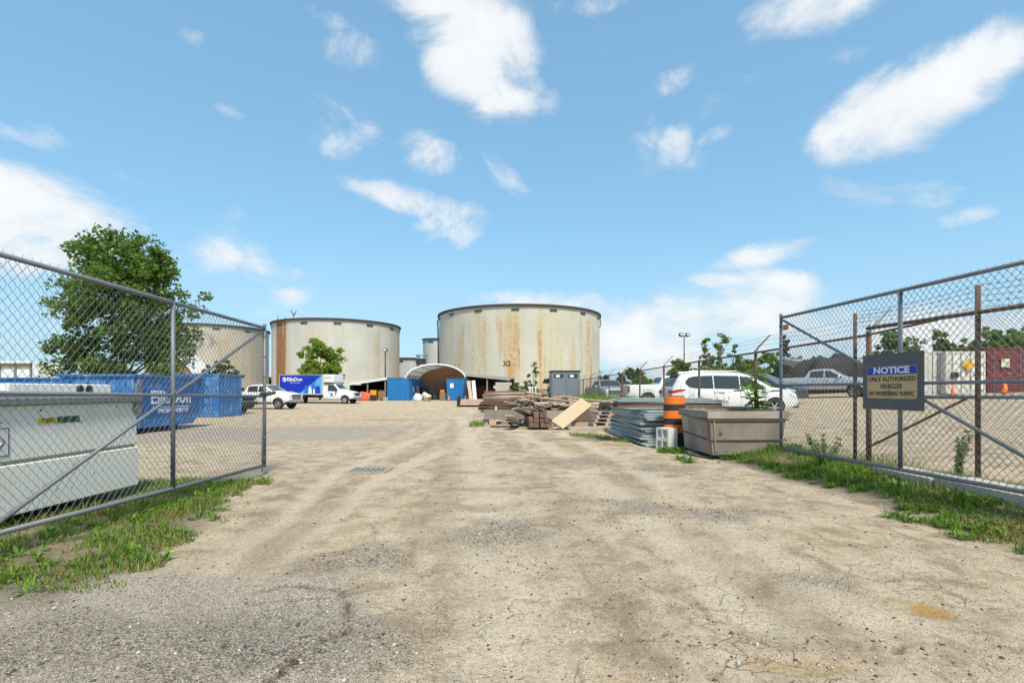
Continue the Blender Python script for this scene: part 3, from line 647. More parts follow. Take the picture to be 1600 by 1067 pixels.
MB().tube([fq(.05, .98), fq(1, 1.02)], .026, 8).build('middle_rail', GREYM, F2, smooth=True)
MB().tube([fq(tpx(1360), .16), fq(tpx(1515), 1.0)], .020, 8).build('diagonal_brace', RUST, F2, smooth=True)
sg = link_segs(tuple(A2), tuple(B2), .05 + .36, 2.2 + .36, w=.1, h=.11, spikes=.04) - np.array(fo2)
mo = link('wire_mesh', seg_mesh('wire_mesh', sg, .0022, 3), RWIRE, F2); mo['kind'] = 'stuff'
for j in range(5): barbed('barbed_wire', [fq(tpx(1338) * (1 - j * 0), 2.2 + .06 * j), fq(tpx(1528), 2.22 + .075 * j), fq(1, 2.25 + .08 * j)], F2, step=.12, r=.0028)
kb = MB(); 
for (y0, y1, dz) in ((3.2, 5.0, 0), (5.02, 6.6, .012), (6.62, 7.7, -.008)):
    kb.box(5.42 + dz, 5.93 + dz, y0, y1, .05, .325 + dz)
tag(kb.build('concrete_kerb', CONC, None, bevel=.015), 'pale concrete kerb strip under the rusty fence', kind='structure')

# ------------------------------------------------------------------ storage tanks
def tank_mat(name, base, stain, rustcol, rust_amt, stripe=None, top_grey=.4, seed=0.0, peel=None, H=14.0, courses=7):
    t = NT(name); s = t.sep(t.obj); ang = t.math('ARCTAN2', s[1], s[0])
    u = t.math('MULTIPLY', ang, 12.0); z = s[2]; zn = t.math('DIVIDE', z, H)
    v = t.comb(t.math('ADD', u, seed), 0.0, z)
    blot = t.noise(v, .22, 5, .6); fine = t.noise(v, 1.6, 6, .65)
    s1 = t.noise(t.map(v, (.55, 1, .035)), 1.0, 5, .6, .15); s2 = t.noise(t.map(v, (1.7, 1, .05)), 1.0, 5, .6, .2); s3 = t.noise(t.map(v, (.22, 1, .02)), 1.0, 3, .5)
    low = t.ramp(zn, .95, .35); mid = t.ramp(zn, 1.0, .72)
    c = t.mix(t.ramp(blot, .3, .7), base, tuple(q * .86 for q in base))
    c = t.mix(t.math('MULTIPLY', t.math('MULTIPLY', t.ramp(s3, .45, .62), t.ramp(fine, .25, .6)), .55), c, stain)
    gs = t.math('MULTIPLY', t.ramp(s2, .56, .72), t.ramp(zn, .55, .98)); c = t.mix(t.math('MULTIPLY', gs, top_grey), c, (.26, .28, .29))
    rm = t.math('MULTIPLY', t.ramp(s1, .50, .66), t.math('MULTIPLY', mid, t.ramp(fine, .28, .56))); c = t.mix(t.math('MULTIPLY', rm, rust_amt), c, t.mix(s2, (.50, .36, .15), rustcol))
    rk = t.math('MULTIPLY', t.ramp(s2, .55, .68), t.math('MULTIPLY', low, t.ramp(fine, .42, .6))); c = t.mix(t.math('MULTIPLY', rk, rust_amt * .9), c, rustcol)
    if stripe:
        a0, w = stripe; dd = t.math('ABSOLUTE', t.math('SUBTRACT', t.math('ADD', u, t.math('MULTIPLY', fine, 1.0)), a0 * 12.0 + .5))
        c = t.mix(t.math('MULTIPLY', t.ramp(dd, w, w * .55), t.ramp(t.noise(t.map(v, (2.5, 1, .12)), 1.0, 5), .25, .5)), c, t.mix(fine, (.13, .055, .02), (.38, .17, .05)))
    if peel:
        dd = t.math('ADD', t.math('ABSOLUTE', t.math('SUBTRACT', u, peel[0] * 12.0)), t.math('MULTIPLY', t.math('ABSOLUTE', t.math('SUBTRACT', z, peel[1])), 2.2))
        c = t.mix(t.math('MULTIPLY', t.ramp(dd, peel[2], peel[2] * .3), t.ramp(t.noise(v, .9, 5, .7), .46, .54)), c, (.15, .15, .17))
    # welded plate joints
    vs = t.math('ABSOLUTE', t.math('SUBTRACT', t.math('FRACT', t.math('DIVIDE', u, 5.2)), .5)); seam = t.ramp(vs, .4955, .499)
    c = t.mix(t.math('MULTIPLY', seam, .35), c, (.28, .22, .15))
    t.col(c); t.rough(.75); t.bump(t.math('ADD', fine, t.math('MULTIPLY', blot, 1.5)), .25, .05); return t.m
RIMM = paint('rusty_tank_rim', (.06, .042, .032), .85, 0, (.035, .028, .025), .7, 1)
def storage_tank(label, cx, cy, rad, H, m, courses=7, vents=14, v0=.0, z0=0.0, fittings=()):
    T = thing('storage_tank', label, 'tank', (cx, cy, z0), 0, 'oil storage tanks')
    for k in range(courses):
        a, b = H * k / courses, H * (k + 1) / courses; rr = rad + .012 * (courses - k) / courses
        MB().lathe([(rr, a + .004), (rr, b - .004)], 128).build('shell_course', m, T, smooth=True)
        if k: MB().lathe([(rr + .001, a - .03), (rr + .008, a), (rr + .001, a + .03)], 128).build('weld_seam', m, T)
    MB().lathe([(rad + .02, H - .32), (rad + .30, H - .28), (rad + .30, H + .02), (rad - .05, H + .06), (rad - .1, H - .1)], 96).build('wind_girder', RIMM, T)
    MB().lathe([(rad - .06, H - .4), (rad * .5, H - .3), (.01, H - .2)], 64).build('roof', GREYM, T)
    for k in range(vents):
        a = v0 + 2 * math.pi * k / vents
        M = Matrix.Rotation(a, 4, 'Z') @ Matrix.Translation((rad, 0, H - .85))
        MB().box(-.05, .12, -.62, .62, -.13, .13, M).build('vent_slot', DARK, T)
    return T
TM3 = tank_mat('cream_tank_steel', (.52, .50, .425), (.47, .41, .22), (.40, .18, .045), 1.0, seed=3.0, H=14.9)
TM2 = tank_mat('grey_cream_tank_steel', (.50, .49, .44), (.45, .37, .23), (.40, .20, .06), .5, stripe=(-2.2, 2.1), top_grey=.3, seed=41.0, H=13.9)
TM1 = tank_mat('tan_tank_steel', (.50, .45, .36), (.42, .32, .18), (.33, .17, .06), .5, top_grey=.6, seed=77.0, H=13.0, peel=(-1.32, 10.6, 8.0))
TM4 = tank_mat('small_grey_tank_steel', (.44, .46, .46), (.36, .36, .33), (.25, .15, .08), .3, top_grey=.9, seed=13.0, H=12.0)
t3 = storage_tank('large cream tank with rust streaks, nearest the fence', 1.33, 95, 14.7, 14.9, TM3, 7, 15, .05, z0=.1)
t2 = storage_tank('grey white tank with a broad rust stripe behind the box truck', -34.0, 100, 11.75, 13.85, TM2, 6, 13, .2, z0=.1)
t1 = storage_tank('tan tank with dark peeling paint behind the big leafy tree', -62.5, 106, 11.0, 13.9, TM1, 6, 12, .1, z0=.1)
storage_tank('slim grey tank tucked behind the cream tank, left side', GX(680, 125), 125, 2.9, 13.9, TM4, 5, 6, .3)
storage_tank('low grey tank in the gap between the two big tanks', GX(637, 122), 122, 4.0, 9.0, TM4, 4, 6, .3)
def pipe_part(T, pts, r, nm='downpipe', m=RUST): MB().tube([Vector(p) - Vector(T.location) for p in pts], r, 8).build(nm, m, T, smooth=True)
pl_ = P(684.5, 500, 92); pipe_part(t3, [(pl_.x + .5, 92, 14.6), (pl_.x - .1, 92, 13.9), (pl_.x, 92, 12), (pl_.x + .1, 92, .3)], .13)
pr_ = P(937.5, 497, 93); pipe_part(t3, [(pr_.x, 93, 14.6), (pr_.x + .15, 93, 13.4), (pr_.x - .1, 93, 12.8)], .09, 'overflow_pipe')
gm_ = P(792, 568, 80.2)          # dark mark on the cream tank
ga = -math.pi / 2 + (gm_.x - 1.33) / 14.7; gv = Vector((math.cos(ga), math.sin(ga), 0))
text('lettering', 'X3', 1.1, RUST, t3, basis((-gv.y, gv.x, 0), (0, 0, 1), gv * 14.75 + Vector((0, 0, gm_.z - .1))), extrude=.01, bold=.03, sx=.9)
for i, (px, h_) in enumerate(((434, 1.0), (446, .8), (459, 1.4))):      # small fittings on the rim of the rusty striped tank
    p = P(px, 497, 92); b = MB().tube([(p.x, p.y, 13.9), (p.x, p.y, 13.9 + h_)], .05, 6)
    if i == 2: b.tube([(p.x - .5, p.y, 13.9 + h_ + .5), (p.x, p.y, 13.9 + h_ * .6), (p.x + .45, p.y, 13.9 + h_ + .45)], .09, 6)
    b.v = [tuple(Vector(q) - Vector(t2.location)) for q in b.v]; b.build('roof_fitting', DARK, t2)
# catwalk and pipes between the tanks
CW = thing('pipe_rack', 'dark steel catwalk and pipes between the storage tanks', 'pipe rack', (GX(660, 116), 116, 0))
for (xa, za, xb, zb_) in ((650, 8.7, 669, 8.7), (650, 9.3, 669, 9.4), (652, 6.2, 662, 6.2)):
    MB().tube([P(xa, 0, 116).xy.to_3d() + Vector((0, 0, za)) - Vector(CW.location), P(xb, 0, 116).xy.to_3d() + Vector((0, 0, zb_)) - Vector(CW.location)], .16, 6).build('pipe', GREYM, CW)
for xa in (652, 655, 666): MB().tube([P(xa, 0, 116).xy.to_3d() - Vector(CW.location), P(xa, 0, 116).xy.to_3d() + Vector((0, 0, 9.6)) - Vector(CW.location)], .18, 6).build('upright', GREYM, CW)
MB().box(-1.3, .4, -.5, .5, 7.4, 8.6).build('walkway_cage', DARK, CW)

# ------------------------------------------------------------------ containers
def corrugated(mb, p0, p1, z0, z1, nrm, pitch=.28, depth=.035):
    p0, p1 = Vector(p0), Vector(p1); L = (p1 - p0).length; n = max(2, int(L / pitch)); nrm = Vector(nrm); pts = []
    for i in range(n):
        for f_, d in ((0, 0), (.18, -depth), (.5, -depth), (.68, 0)):
            pts.append(p0.lerp(p1, (i + f_) / n) + nrm * d)
    pts.append(p1)
    vs = [Vector((p.x, p.y, z)) for p in pts for z in (z0, z1)]
    mb.add(vs, [(2 * i, 2 * i + 2, 2 * i + 3, 2 * i + 1) for i in range(len(pts) - 1)])
def container(label, x0, x1, y0, y1, z0, h, m, door='-Y', group=None, rz=0, sides=('x0', 'x1')):
    cx, cy = (x0 + x1) / 2, (y0 + y1) / 2; T = thing('shipping_container', label, 'container', (cx, cy, z0), rz, group)
    a, b, c_, d = x0 - cx, x1 - cx, y0 - cy, y1 - cy; e = .09
    fr = MB()
    for x in (a, b - e):
        for y in (c_, d - e): fr.box(x, x + e, y, y + e, 0, h)
    for z in (0.0, h - .1):
        fr.box(a + e, b - e, c_ + .002, c_ + e - .002, z + .002, z + .1); fr.box(a + e, b - e, d - e + .002, d - .002, z + .002, z + .1); fr.box(a + .002, a + e - .002, c_ + e, d - e, z + .002, z + .1); fr.box(b - e + .002, b - .002, c_ + e, d - e, z + .002, z + .1)
    fr.build('frame', m, T)
    for (p0, p1, nr) in (((a + .03, c_ + e, 0), (a + .03, d - e, 0), (-1, 0, 0)), ((b - .03, d - e, 0), (b - .03, c_ + e, 0), (1, 0, 0)), ((b - e, d - .03, 0), (a + e, d - .03, 0), (0, 1, 0))):
        w = MB(); corrugated(w, p0, p1, .1, h - .1, nr); w.build('side_panel', m, T)
    MB().box(a + .03, b - .03, c_ + .03, d - .03, h - .06, h - .03).build('roof_panel', m, T)
    for k, (xa, xb) in enumerate(((a + e + .005, -.008), (.008, b - e - .005))):
        dm = MB(); yf = c_ + .03
        dm.box(xa, xb, yf, yf + .04, .11, h - .11); nb = 4
        for i in range(nb): 
            zz = .2 + (h - .4) * i / nb; dm.box(xa + .05, xb - .05, yf - .025, yf, zz, zz + (h - .4) / nb - .1)
        dobj = dm.build('door', m, T)
        for xr in (xa + .28, xb - .28):
            MB().tube([(xr, yf - .045, .06), (xr, yf - .045, h - .06)], .02, 6).build('locking_bar', GREYM if m is not BLUE2 else BLUE2, dobj)
        MB().box((xa + xb) / 2 - .1, (xa + xb) / 2 + .25, yf - .075, yf - .05, 1.1, 1.15).build('handle', GREYM, dobj)
    return T
# blue containers carrying the arched roof
gb = .22
CA = container('blue container with white lettering under the left foot of the arched roof', GX(605, 62), GX(605, 62) + 2.6, 62, 74, gb, 2.65, BLUE2, group='blue containers by the tanks')
LETW = plain('white_lettering', (.75, .76, .78), .5)
def side_text(T, s, size, y, z, x, sx=1.0, bold=.01): return text('lettering', s, size, LETW, T, basis((0, 1, 0), (0, 0, 1), (x, y, z)), extrude=.006, bold=bold, sx=sx)
side_text(CA, 'EllisDon', 1.15, 0.8, 1.35, 1.345, 1.0, .03)
lg = MB(); lg.lathe([(.42, 0), (.42, .02), (.22, .02), (.22, 0)], 20, basis((0, 1, 0), (0, 0, 1), (1.335, -3.1, 1.35))); lg.build('emblem', LETW, CA)
CB = container('blue container with a white notice on its door, right of the arched roof', GX(698, 62), GX(698, 62) + 2.75, 62, 74, gb, 2.65, BLUE2, group='blue containers by the tanks')
MB().box(-1.0, -.55, -6.02, -5.975, 1.55, 2.1).build('door_notice', SW, CB)
# small blue container behind the blue bin, left
CC = container('blue box container with rusted locking bars beside the parked pickups', -18.45, -16.05, 28.0, 30.4, 0, 2.36, BLUE)
# arched fabric roof
QX0, QX1, QZ = GX(633, 63), GX(728, 63), gb + 2.62
qc = (QX0 + QX1) / 2; qr = (QX1 - QX0) / 2; qh = P(678, 569, 63).z - QZ
AR = thing('arched_shelter', 'white fabric arched roof spanning the two blue containers', 'shelter', (qc, 63, QZ))
t = NT('translucent_fabric'); t.col((.66, .63, .57)); tr = t.n.new('ShaderNodeBsdfTranslucent'); tr.inputs[0].default_value = (.70, .64, .56, 1); ms = t.n.new('ShaderNodeMixShader'); ms.inputs[0].default_value = .5
t.l.new(t.b.outputs[0], ms.inputs[1]); t.l.new(tr.outputs[0], ms.inputs[2]); t.l.new(ms.outputs[0], t.n['Material Output'].inputs[0]); FAB = t.m
def arch(th_, y, s=1.0): return Vector((-math.cos(th_) * qr * s, y, math.sin(th_) * qh * s))
sk = MB(); ns, nyq = 28, 12
for j in range(nyq + 1):
    for i in range(ns + 1): sk.v.append(tuple(arch(math.pi * i / ns, j * 1.0, 1 - .006 * (j % 2))))
for j in range(nyq):
    for i in range(ns): a = j * (ns + 1) + i; sk.f.append((a, a + 1, a + ns + 2, a + ns + 1))
sk.build('fabric_cover', FAB, AR, smooth=True)
for j in range(0, nyq + 1, 2): MB().tube([arch(math.pi * i / 20, j * 1.0 + .02, .985) for i in range(21)], .055 if j else .11, 6).build('arch_rib', GREYM if j else SW, AR, smooth=True)
for th_ in (.25, .6, 1.0, 1.5, 2.1, 2.6): MB().tube([arch(th_, 0, .98), arch(th_, 12, .98)], .04, 6).build('purlin', GREYM, AR)
bwm = MB(); pw = [arch(math.pi * i / 20, 0, .975) for i in range(21)]; bwm.prism([(p.x, p.z) for p in pw] + [(qr * .97, -2.6), (-qr * .97, -2.6)][:2], 0, .05, Matrix(((1, 0, 0, 0), (0, 0, 1, 9.0), (0, 1, 0, 0), (0, 0, 0, 1))))
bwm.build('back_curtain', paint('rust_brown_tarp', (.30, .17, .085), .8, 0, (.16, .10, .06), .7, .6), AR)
for sx_ in (-1, 1): MB().box(sx_ * qr - .5, sx_ * qr + .5, .1, 12, -.12, .0).build('base_beam', GREYM, AR)
# lean-to on the left of the containers, open front
def lean_to(label, pa, pb, ya, yb, depth, za, zb_, m_roof, m_back, wall=None):
    xa, xb = GX(pa, ya), GX(pb, yb); T = thing('open_shed', label, 'shed', ((xa + xb) / 2, (ya + yb) / 2, gb)); o = Vector(T.location)
    def pt(x, y, z): return Vector((x, y, z)) - Vector((o.x, o.y, 0))
    r = MB(); q = [pt(xa, ya, za), pt(xb, yb, zb_), pt(xb + .6, yb + depth, zb_ + .25), pt(xa - .6, ya + depth, za + .25)]
    r.add(q + [p + Vector((0, 0, .16)) for p in q], [(0, 3, 2, 1), (4, 5, 6, 7), (0, 1, 5, 4), (1, 2, 6, 5), (2, 3, 7, 6), (3, 0, 4, 7)]); r.build('roof', m_roof, T)
    fa = MB(); a, b = pt(xa - .05, ya - .06, za - .08), pt(xb + .05, yb - .06, zb_ - .08); fa.add([a, b, b + Vector((0, 0, .3)), a + Vector((0, 0, .3)), a + Vector((0, .05, 0)), b + Vector((0, .05, 0)), b + Vector((0, .05, .3)), a + Vector((0, .05, .3))], [(0, 1, 2, 3), (4, 7, 6, 5), (3, 2, 6, 7), (0, 4, 5, 1), (0, 3, 7, 4), (1, 5, 6, 2)]); fa.build('fascia', wall or SW, T)
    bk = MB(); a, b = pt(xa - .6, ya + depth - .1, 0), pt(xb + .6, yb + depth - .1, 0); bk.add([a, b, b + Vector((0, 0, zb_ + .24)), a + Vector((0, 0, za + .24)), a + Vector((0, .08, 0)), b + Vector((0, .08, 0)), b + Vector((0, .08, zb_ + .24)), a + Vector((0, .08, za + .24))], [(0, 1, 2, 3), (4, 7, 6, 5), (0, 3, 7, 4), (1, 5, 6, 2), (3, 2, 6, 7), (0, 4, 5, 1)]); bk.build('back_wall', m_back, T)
    sd_ = MB(); sd_.box(xa - o.x, xa - o.x + .15, ya - o.y + .05, ya - o.y + depth - .2, 0, za); sd_.build('side_wall', m_back, T)
    for k in range(3): x_ = xa + (xb - xa) * (k + .02) / 2.1; y_ = ya + (yb - ya) * k / 2; MB().box(x_ - o.x - .08, x_ - o.x + .08, y_ - o.y + .12, y_ - o.y + .28, 0, za + (zb_ - za) * k / 2.1 - .02).build('post', W_GREY, T)
    return T
DK = plain('dark_boards', (.055, .045, .038), .9)  # near-black boards for the walls of the open sheds
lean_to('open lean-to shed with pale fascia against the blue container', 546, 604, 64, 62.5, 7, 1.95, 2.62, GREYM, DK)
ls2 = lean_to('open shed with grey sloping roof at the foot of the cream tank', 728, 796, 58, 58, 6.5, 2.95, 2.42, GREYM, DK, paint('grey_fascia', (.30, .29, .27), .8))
bl = MB(); bw_x = GX(771, 58) - ls2.location.x
for r_ in range(6):
    for k in range(4): bl.box(bw_x + k * .46 + (.23 if r_ % 2 else 0), bw_x + k * .46 + .445 + (.23 if r_ % 2 else 0), .05, .3, r_ * .36 + .01, r_ * .36 + .35)
bl.build('block_wall', CONC, ls2)
MB().box(-2.2, .3, 3.0, 3.3, 0, 1.7).build('red_panel', paint('dull_red_panel', (.14, .03, .022), .8), ls2)
# low wall between the shed and the grey site container
LW = thing('low_wall', 'low tan block wall below the cream tank', 'wall', (GX(828, 57), 57, .2))
for r_ in range(4):
    for k in range(12):
        MB().box(-2.75 + k * .46 + (.23 if r_ % 2 else 0), -2.75 + k * .46 + .45 + (.23 if r_ % 2 else 0), 0, .3, r_ * .37, r_ * .37 + .36).build('block', paint('tan_block', (.27, .20, .145), .9, 0, (.17, .13, .10), .6, 1.5), LW)
# grey site container
SC = thing('site_container', 'grey steel site container with two windowed doors by the fence', 'container', (GX(884, 45), 46.4, 0))
hb_ = P(884, 579.5, 45).z; wv_ = 1.25
MB().box(-wv_, wv_, -1.38, 1.4, .12, hb_ - .08).build('body', GREYM, SC, bevel=.02)
MB().box(-wv_ - .06, wv_ + .06, -1.46, 1.46, hb_ - .08, hb_ + .05).build('roof', DARK, SC)
for k in (-1, 1):
    dr = MB().box(k * .61 - .57, k * .61 + .57, -1.44, -1.385, .2, hb_ - .14).build('door', paint('slate_door', (.16, .19, .215), .5, .1, (.1, .1, .1), .4, 2), SC, bevel=.01)
    MB().box(k * .61 - .42, k * .61 + .42, -1.452, -1.442, hb_ - .62, hb_ - .26).build('window', GLASS, dr); MB().box(k * .61 - .25, k * .61 + .08, -1.456, -1.4525, hb_ - .56, hb_ - .34).build('label_sheet', SW, dr); MB().tube([(k * .12, -1.47, .9), (k * .12, -1.47, 1.4)], .02, 6).build('handle', CHROME, dr)
for x in (-1.1, 1.0): MB().box(x, x + .15, -1.3, 1.3, 0, .12).build('skid', DARK, SC)

# ------------------------------------------------------------------ fuel tank behind the left gate
FT = thing('fuel_tank', 'long white steel fuel tank with diesel sticker behind the left gate', 'tank', (-6.5, 5.0, 0))
xf = 1.2                                       # drive-side face (world x = -5.3)
def fb(nm, x0, x1, y0, y1, z0, z1, m=CREAM, bev=.012, par=None): return MB().box(x0, x1, y0, y1, z0, z1).build(nm, m, par or FT, bevel=bev)
fb('lower_shell', -1.2, xf, -2.2, 2.27, .12, .66); fb('upper_shell', -1.2, xf - .012, -2.2, 2.25, .70, 1.29)
fb('joint_band', -1.2, xf - .035, -2.19, 2.24, .64, .72, paint('olive_band', (.33, .31, .22), .7, 0, (.2, .17, .1), .6, 4), 0)  # darker olive band in the groove between the two shells
fb('top_lip', -1.26, xf + .05, -2.25, 2.3, 1.29, 1.375, GREYM, .015)
fb('deck', -1.15, xf - .12, -2.1, 2.15, 1.37, 1.40, GREYM, .005)
rim = fb('upper_rim', -1.0, xf - .25, -2.1, .45, 1.40, 1.475, paint('mossy_white_steel', (.50, .52, .47), .5, 0, (.14, .16, .11), .6, 3), .01)
fb('hatch_frame', -.7, xf - .45, -1.9, .3, 1.475, 1.49, DARK, 0, rim)
cab = fb('pump_cabinet', -1.0, xf - .22, .62, 2.05, 1.40, 1.53)
for dy in (-.06, .08): MB().lathe([(.055, 0), (.055, .01), (.001, .012)], 12, basis((0, 1, 0), (0, 0, 1), (xf - .22, 1.6 + dy, 1.465))).build('port', BLACK, cab)
hx = MB(); hx.add([(-.2, .0, 1.5), (.5, .0, 1.5), (.5, .5, 1.5), (-.2, .5, 1.5), (.15, .25, 1.60)], [(0, 1, 4), (1, 2, 4), (2, 3, 4), (3, 0, 4), (0, 3, 2, 1)]); hx.build('vent_cowl', GREYM, FT)
gs_ = MB(); gs_.prism([(0, 1.17), (.02, 1.52), (.09, 1.60), (.13, 1.60), (.13, 1.14), (.07, 1.10)], 0, .02, Matrix(((0, 0, 1, xf + .01), (1, 0, 0, 2.17), (0, 1, 0, 0), (0, 0, 0, 1)))); gs_.build('corner_gusset', GREYM, FT)
for y_ in (-1.6, -.2, 1.3): MB().box(-1.1, xf - .1, y_, y_ + .2, 0, .12).build('skid', DARK, FT)
def ftd(px, py):                                # point on the tank's drive-side face under a pixel
    Yd = -5.3 * F / (px - 800); return (Yd - 5.0, CAM_H + (HZ - py) / F * Yd)
y0_, z1_ = ftd(61, 653); y1_, _ = ftd(91, 653); y2_, z2_ = ftd(125.5, 654)
st = MB().box(xf - .011, xf - .007, y0_, y1_ , z1_ - .072, z1_).build('diesel_sticker', plain('sticker_yellow', (.75, .58, .02), .5), FT)
MB().box(xf - .011, xf - .007, y1_, y2_, z1_ - .072, z1_ + .002).build('green_sticker', plain('sticker_green', (.004, .09, .03), .5), FT)
text('lettering', 'DIESEL', .068, SK, st, basis((0, 1, 0), (0, 0, 1), (xf - .0065, (y0_ + y1_) / 2 + .01, z1_ - .036)), extrude=.0006, bold=.001, sx=.85)
ya_, za_ = ftd(15.5, 668); yb_, zb2 = ftd(15.5, 712)
pw_ = .26
pc = MB().box(xf - .011, xf - .008, ya_ - pw_, ya_, zb2, za_).build('placard', SW, FT)
pk = MB(); e_ = .009
for (a, b, c_, d) in ((ya_ - pw_, ya_, za_ - e_, za_), (ya_ - pw_, ya_, zb2, zb2 + e_), (ya_ - e_, ya_, zb2 + e_, za_ - e_), (ya_ - pw_, ya_ - pw_ + e_, zb2 + e_, za_ - e_)): pk.box(xf - .008, xf - .006, a, b, c_, d)
pk.build('placard_border', SK, pc)
dc, dz_ = ya_ - pw_ / 2, (za_ + zb2) / 2; MB().prism([(dc - .1, dz_), (dc, dz_ - .1), (dc + .1, dz_), (dc, dz_ + .1)], xf - .008, xf - .0066, Matrix(((0, 0, 1, 0), (1, 0, 0, 0), (0, 1, 0, 0), (0, 0, 0, 1)))).build('hazard_diamond', plain('faded_pink', (.42, .30, .36), .6), pc)
MB().tube([(xf - .005, dc + .02, dz_ + .05), (xf - .005, dc + .05, dz_), (xf - .005, dc + .01, dz_ - .05)], .006, 6).build('flame_symbol', SW, pc)
for i in range(34):                               # chips of rust through the enamel
    y_, z_ = random.uniform(-2, 2.1), random.choice((random.uniform(.2, .6), random.uniform(.76, 1.26))); s_ = random.uniform(.004, .016)
    MB().lathe([(s_, 0), (s_ * .6, .002), (.0005, .002)], 7, basis((0, 1, 0), (0, 0, 1), (xf + (.0005 if z_ < .67 else -.0115), y_, z_))).build('rust_chip', RUST, FT)

# ------------------------------------------------------------------ blue bins
def bin_(label, cx, cy, w, L, h, rz=0, slope=.9):
    T = thing('waste_bin', label, 'skip bin', (cx, cy, 0), rz); z0 = .18
    prof = [(-L / 2, z0), (L / 2 - slope, z0), (L / 2, z0 + slope * .75), (L / 2, h), (-L / 2, h)]
    MY = Matrix(((0, 0, 1, 0), (1, 0, 0, 0), (0, 1, 0, 0), (0, 0, 0, 1)))
    for sgn in (-1, 1): MB().prism(prof, sgn * w / 2 - .03, sgn * w / 2 + .03, MY).build('side_wall', BLUE, T)
    MB().box(-w / 2 + .03, w / 2 - .03, -L / 2, -L / 2 + .06, z0, h).build('end_door', BLUE, T)
    fl = MB(); fl.box(-w / 2 + .03, w / 2 - .03, -L / 2 + .06, L / 2 - slope, z0, z0 + .06); fl.build('floor', BLUE, T)
    sl_ = MB(); sl_.add([(-w / 2 + .03, L / 2 - slope, z0), (w / 2 - .03, L / 2 - slope, z0), (w / 2 - .03, L / 2, z0 + slope * .75), (-w / 2 + .03, L / 2, z0 + slope * .75), (w / 2 - .03, L / 2, h - .05), (-w / 2 + .03, L / 2, h - .05)], [(0, 1, 2, 3), (3, 2, 4, 5)]); sl_.build('sloped_end', BLUE, T)
    for sgn in (-1, 1):
        for k in range(7):
            y_ = -L / 2 + .25 + (L - .5) * k / 6; zl = z0 + max(0, (y_ - (L / 2 - slope))) * .75
            if k in (0, 6): MB().box(sgn * (w / 2 + .03), sgn * (w / 2 + .09), y_ - .04, y_ + .04, zl + .02, h - .08).build('side_rib', BLUE, T)
    for k in range(4):
        x_ = -w / 2 + .25 + (w - .5) * k / 3; MB().box(x_ - .04, x_ + .04, -L / 2 - .06, -L / 2, z0 + .05, h - .1).build('end_rib', BLUE, T)
    for (a, b, c_, d) in ((-w / 2 - .1, -w / 2 + .06, -L / 2 - .08, L / 2 + .06), (w / 2 - .06, w / 2 + .1, -L / 2 - .08, L / 2 + .06)): MB().box(a, b, c_, d, h - .02, h + .07).build('top_rail', BLUE, T, bevel=.02)
    MB().box(-w / 2 + .07, w / 2 - .07, -L / 2 - .08, -L / 2 + .08, h - .02, h + .07).build('top_rail', BLUE, T, bevel=.02)
    for x_ in (-.55, .5): MB().box(x_, x_ + .1, -L / 2 + .1, L / 2 - slope, .0, z0 - .002).build('skid', DARK, T)
    return T
B1 = bin_('blue steel waste bin with white lettering behind the fuel tank', -13.7, 18.85, 2.35, 3.9, 1.92, 0, .75)
MB().box(1.206, 1.212, -1.6, 1.55, .55, 1.5).build('lettering_panel', paint('deep_blue_panel', (.008, .085, .30), .5, 0, (.02, .12, .36), .3, 2), B1)
side_text(B1, 'EllisDon', .66, -.05, 1.19, 1.214, 1.02, .012); MB().box(1.212, 1.217, -1.05, 1.0, .85, .875).build('underline', LETW, B1)
side_text(B1, 'SPECIAL PROJECTS', .2, .05, .72, 1.214, 1.0, .004)
bin_('long blue steel bin at the far left edge of the yard', -23.4, 27.5, 6.0, 2.4, 2.05, 0, .3)
# white stake trailer far left
WT = thing('stake_trailer', 'white panelled trailer with brown top rail at far left', 'trailer', (-41.2, 40, 0))
MB().box(-4.8, 4.8, -1.2, 1.2, .9, 1.1).build('deck', GREYM, WT)
for k in range(8): MB().box(-4.75 + k * 1.19, -4.75 + k * 1.19 + 1.15, -1.2, -1.12, 1.1, 3.7).build('side_panel', SW, WT)
MB().box(-4.75, 4.75, 1.12, 1.2, 1.1, 3.7).build('far_side', SW, WT)
for k in range(9): MB().box(-4.8 + k * 1.19, -4.8 + k * 1.19 + .14, -1.3, -1.205, 1.0, 3.55).build('stake', GREYM, WT)
MB().box(-4.85, 4.9, -1.36, -1.24, 3.3, 3.5).build('top_rail', RUST, WT)
for x_ in (-3.4, -2.4, 3.0):
    M = Matrix.Translation((x_, -1.05, .48)) @ Matrix.Rotation(R(90), 4, 'X'); MB().lathe([(.2, -.12), (.46, -.12), (.48, 0), (.46, .12), (.2, .12)], 20, M).build('wheel', TYRE, WT, smooth=True)
MB().box(-4.6, -4.4, -.6, .6, 0, .9).build('landing_leg', GREYM, WT)
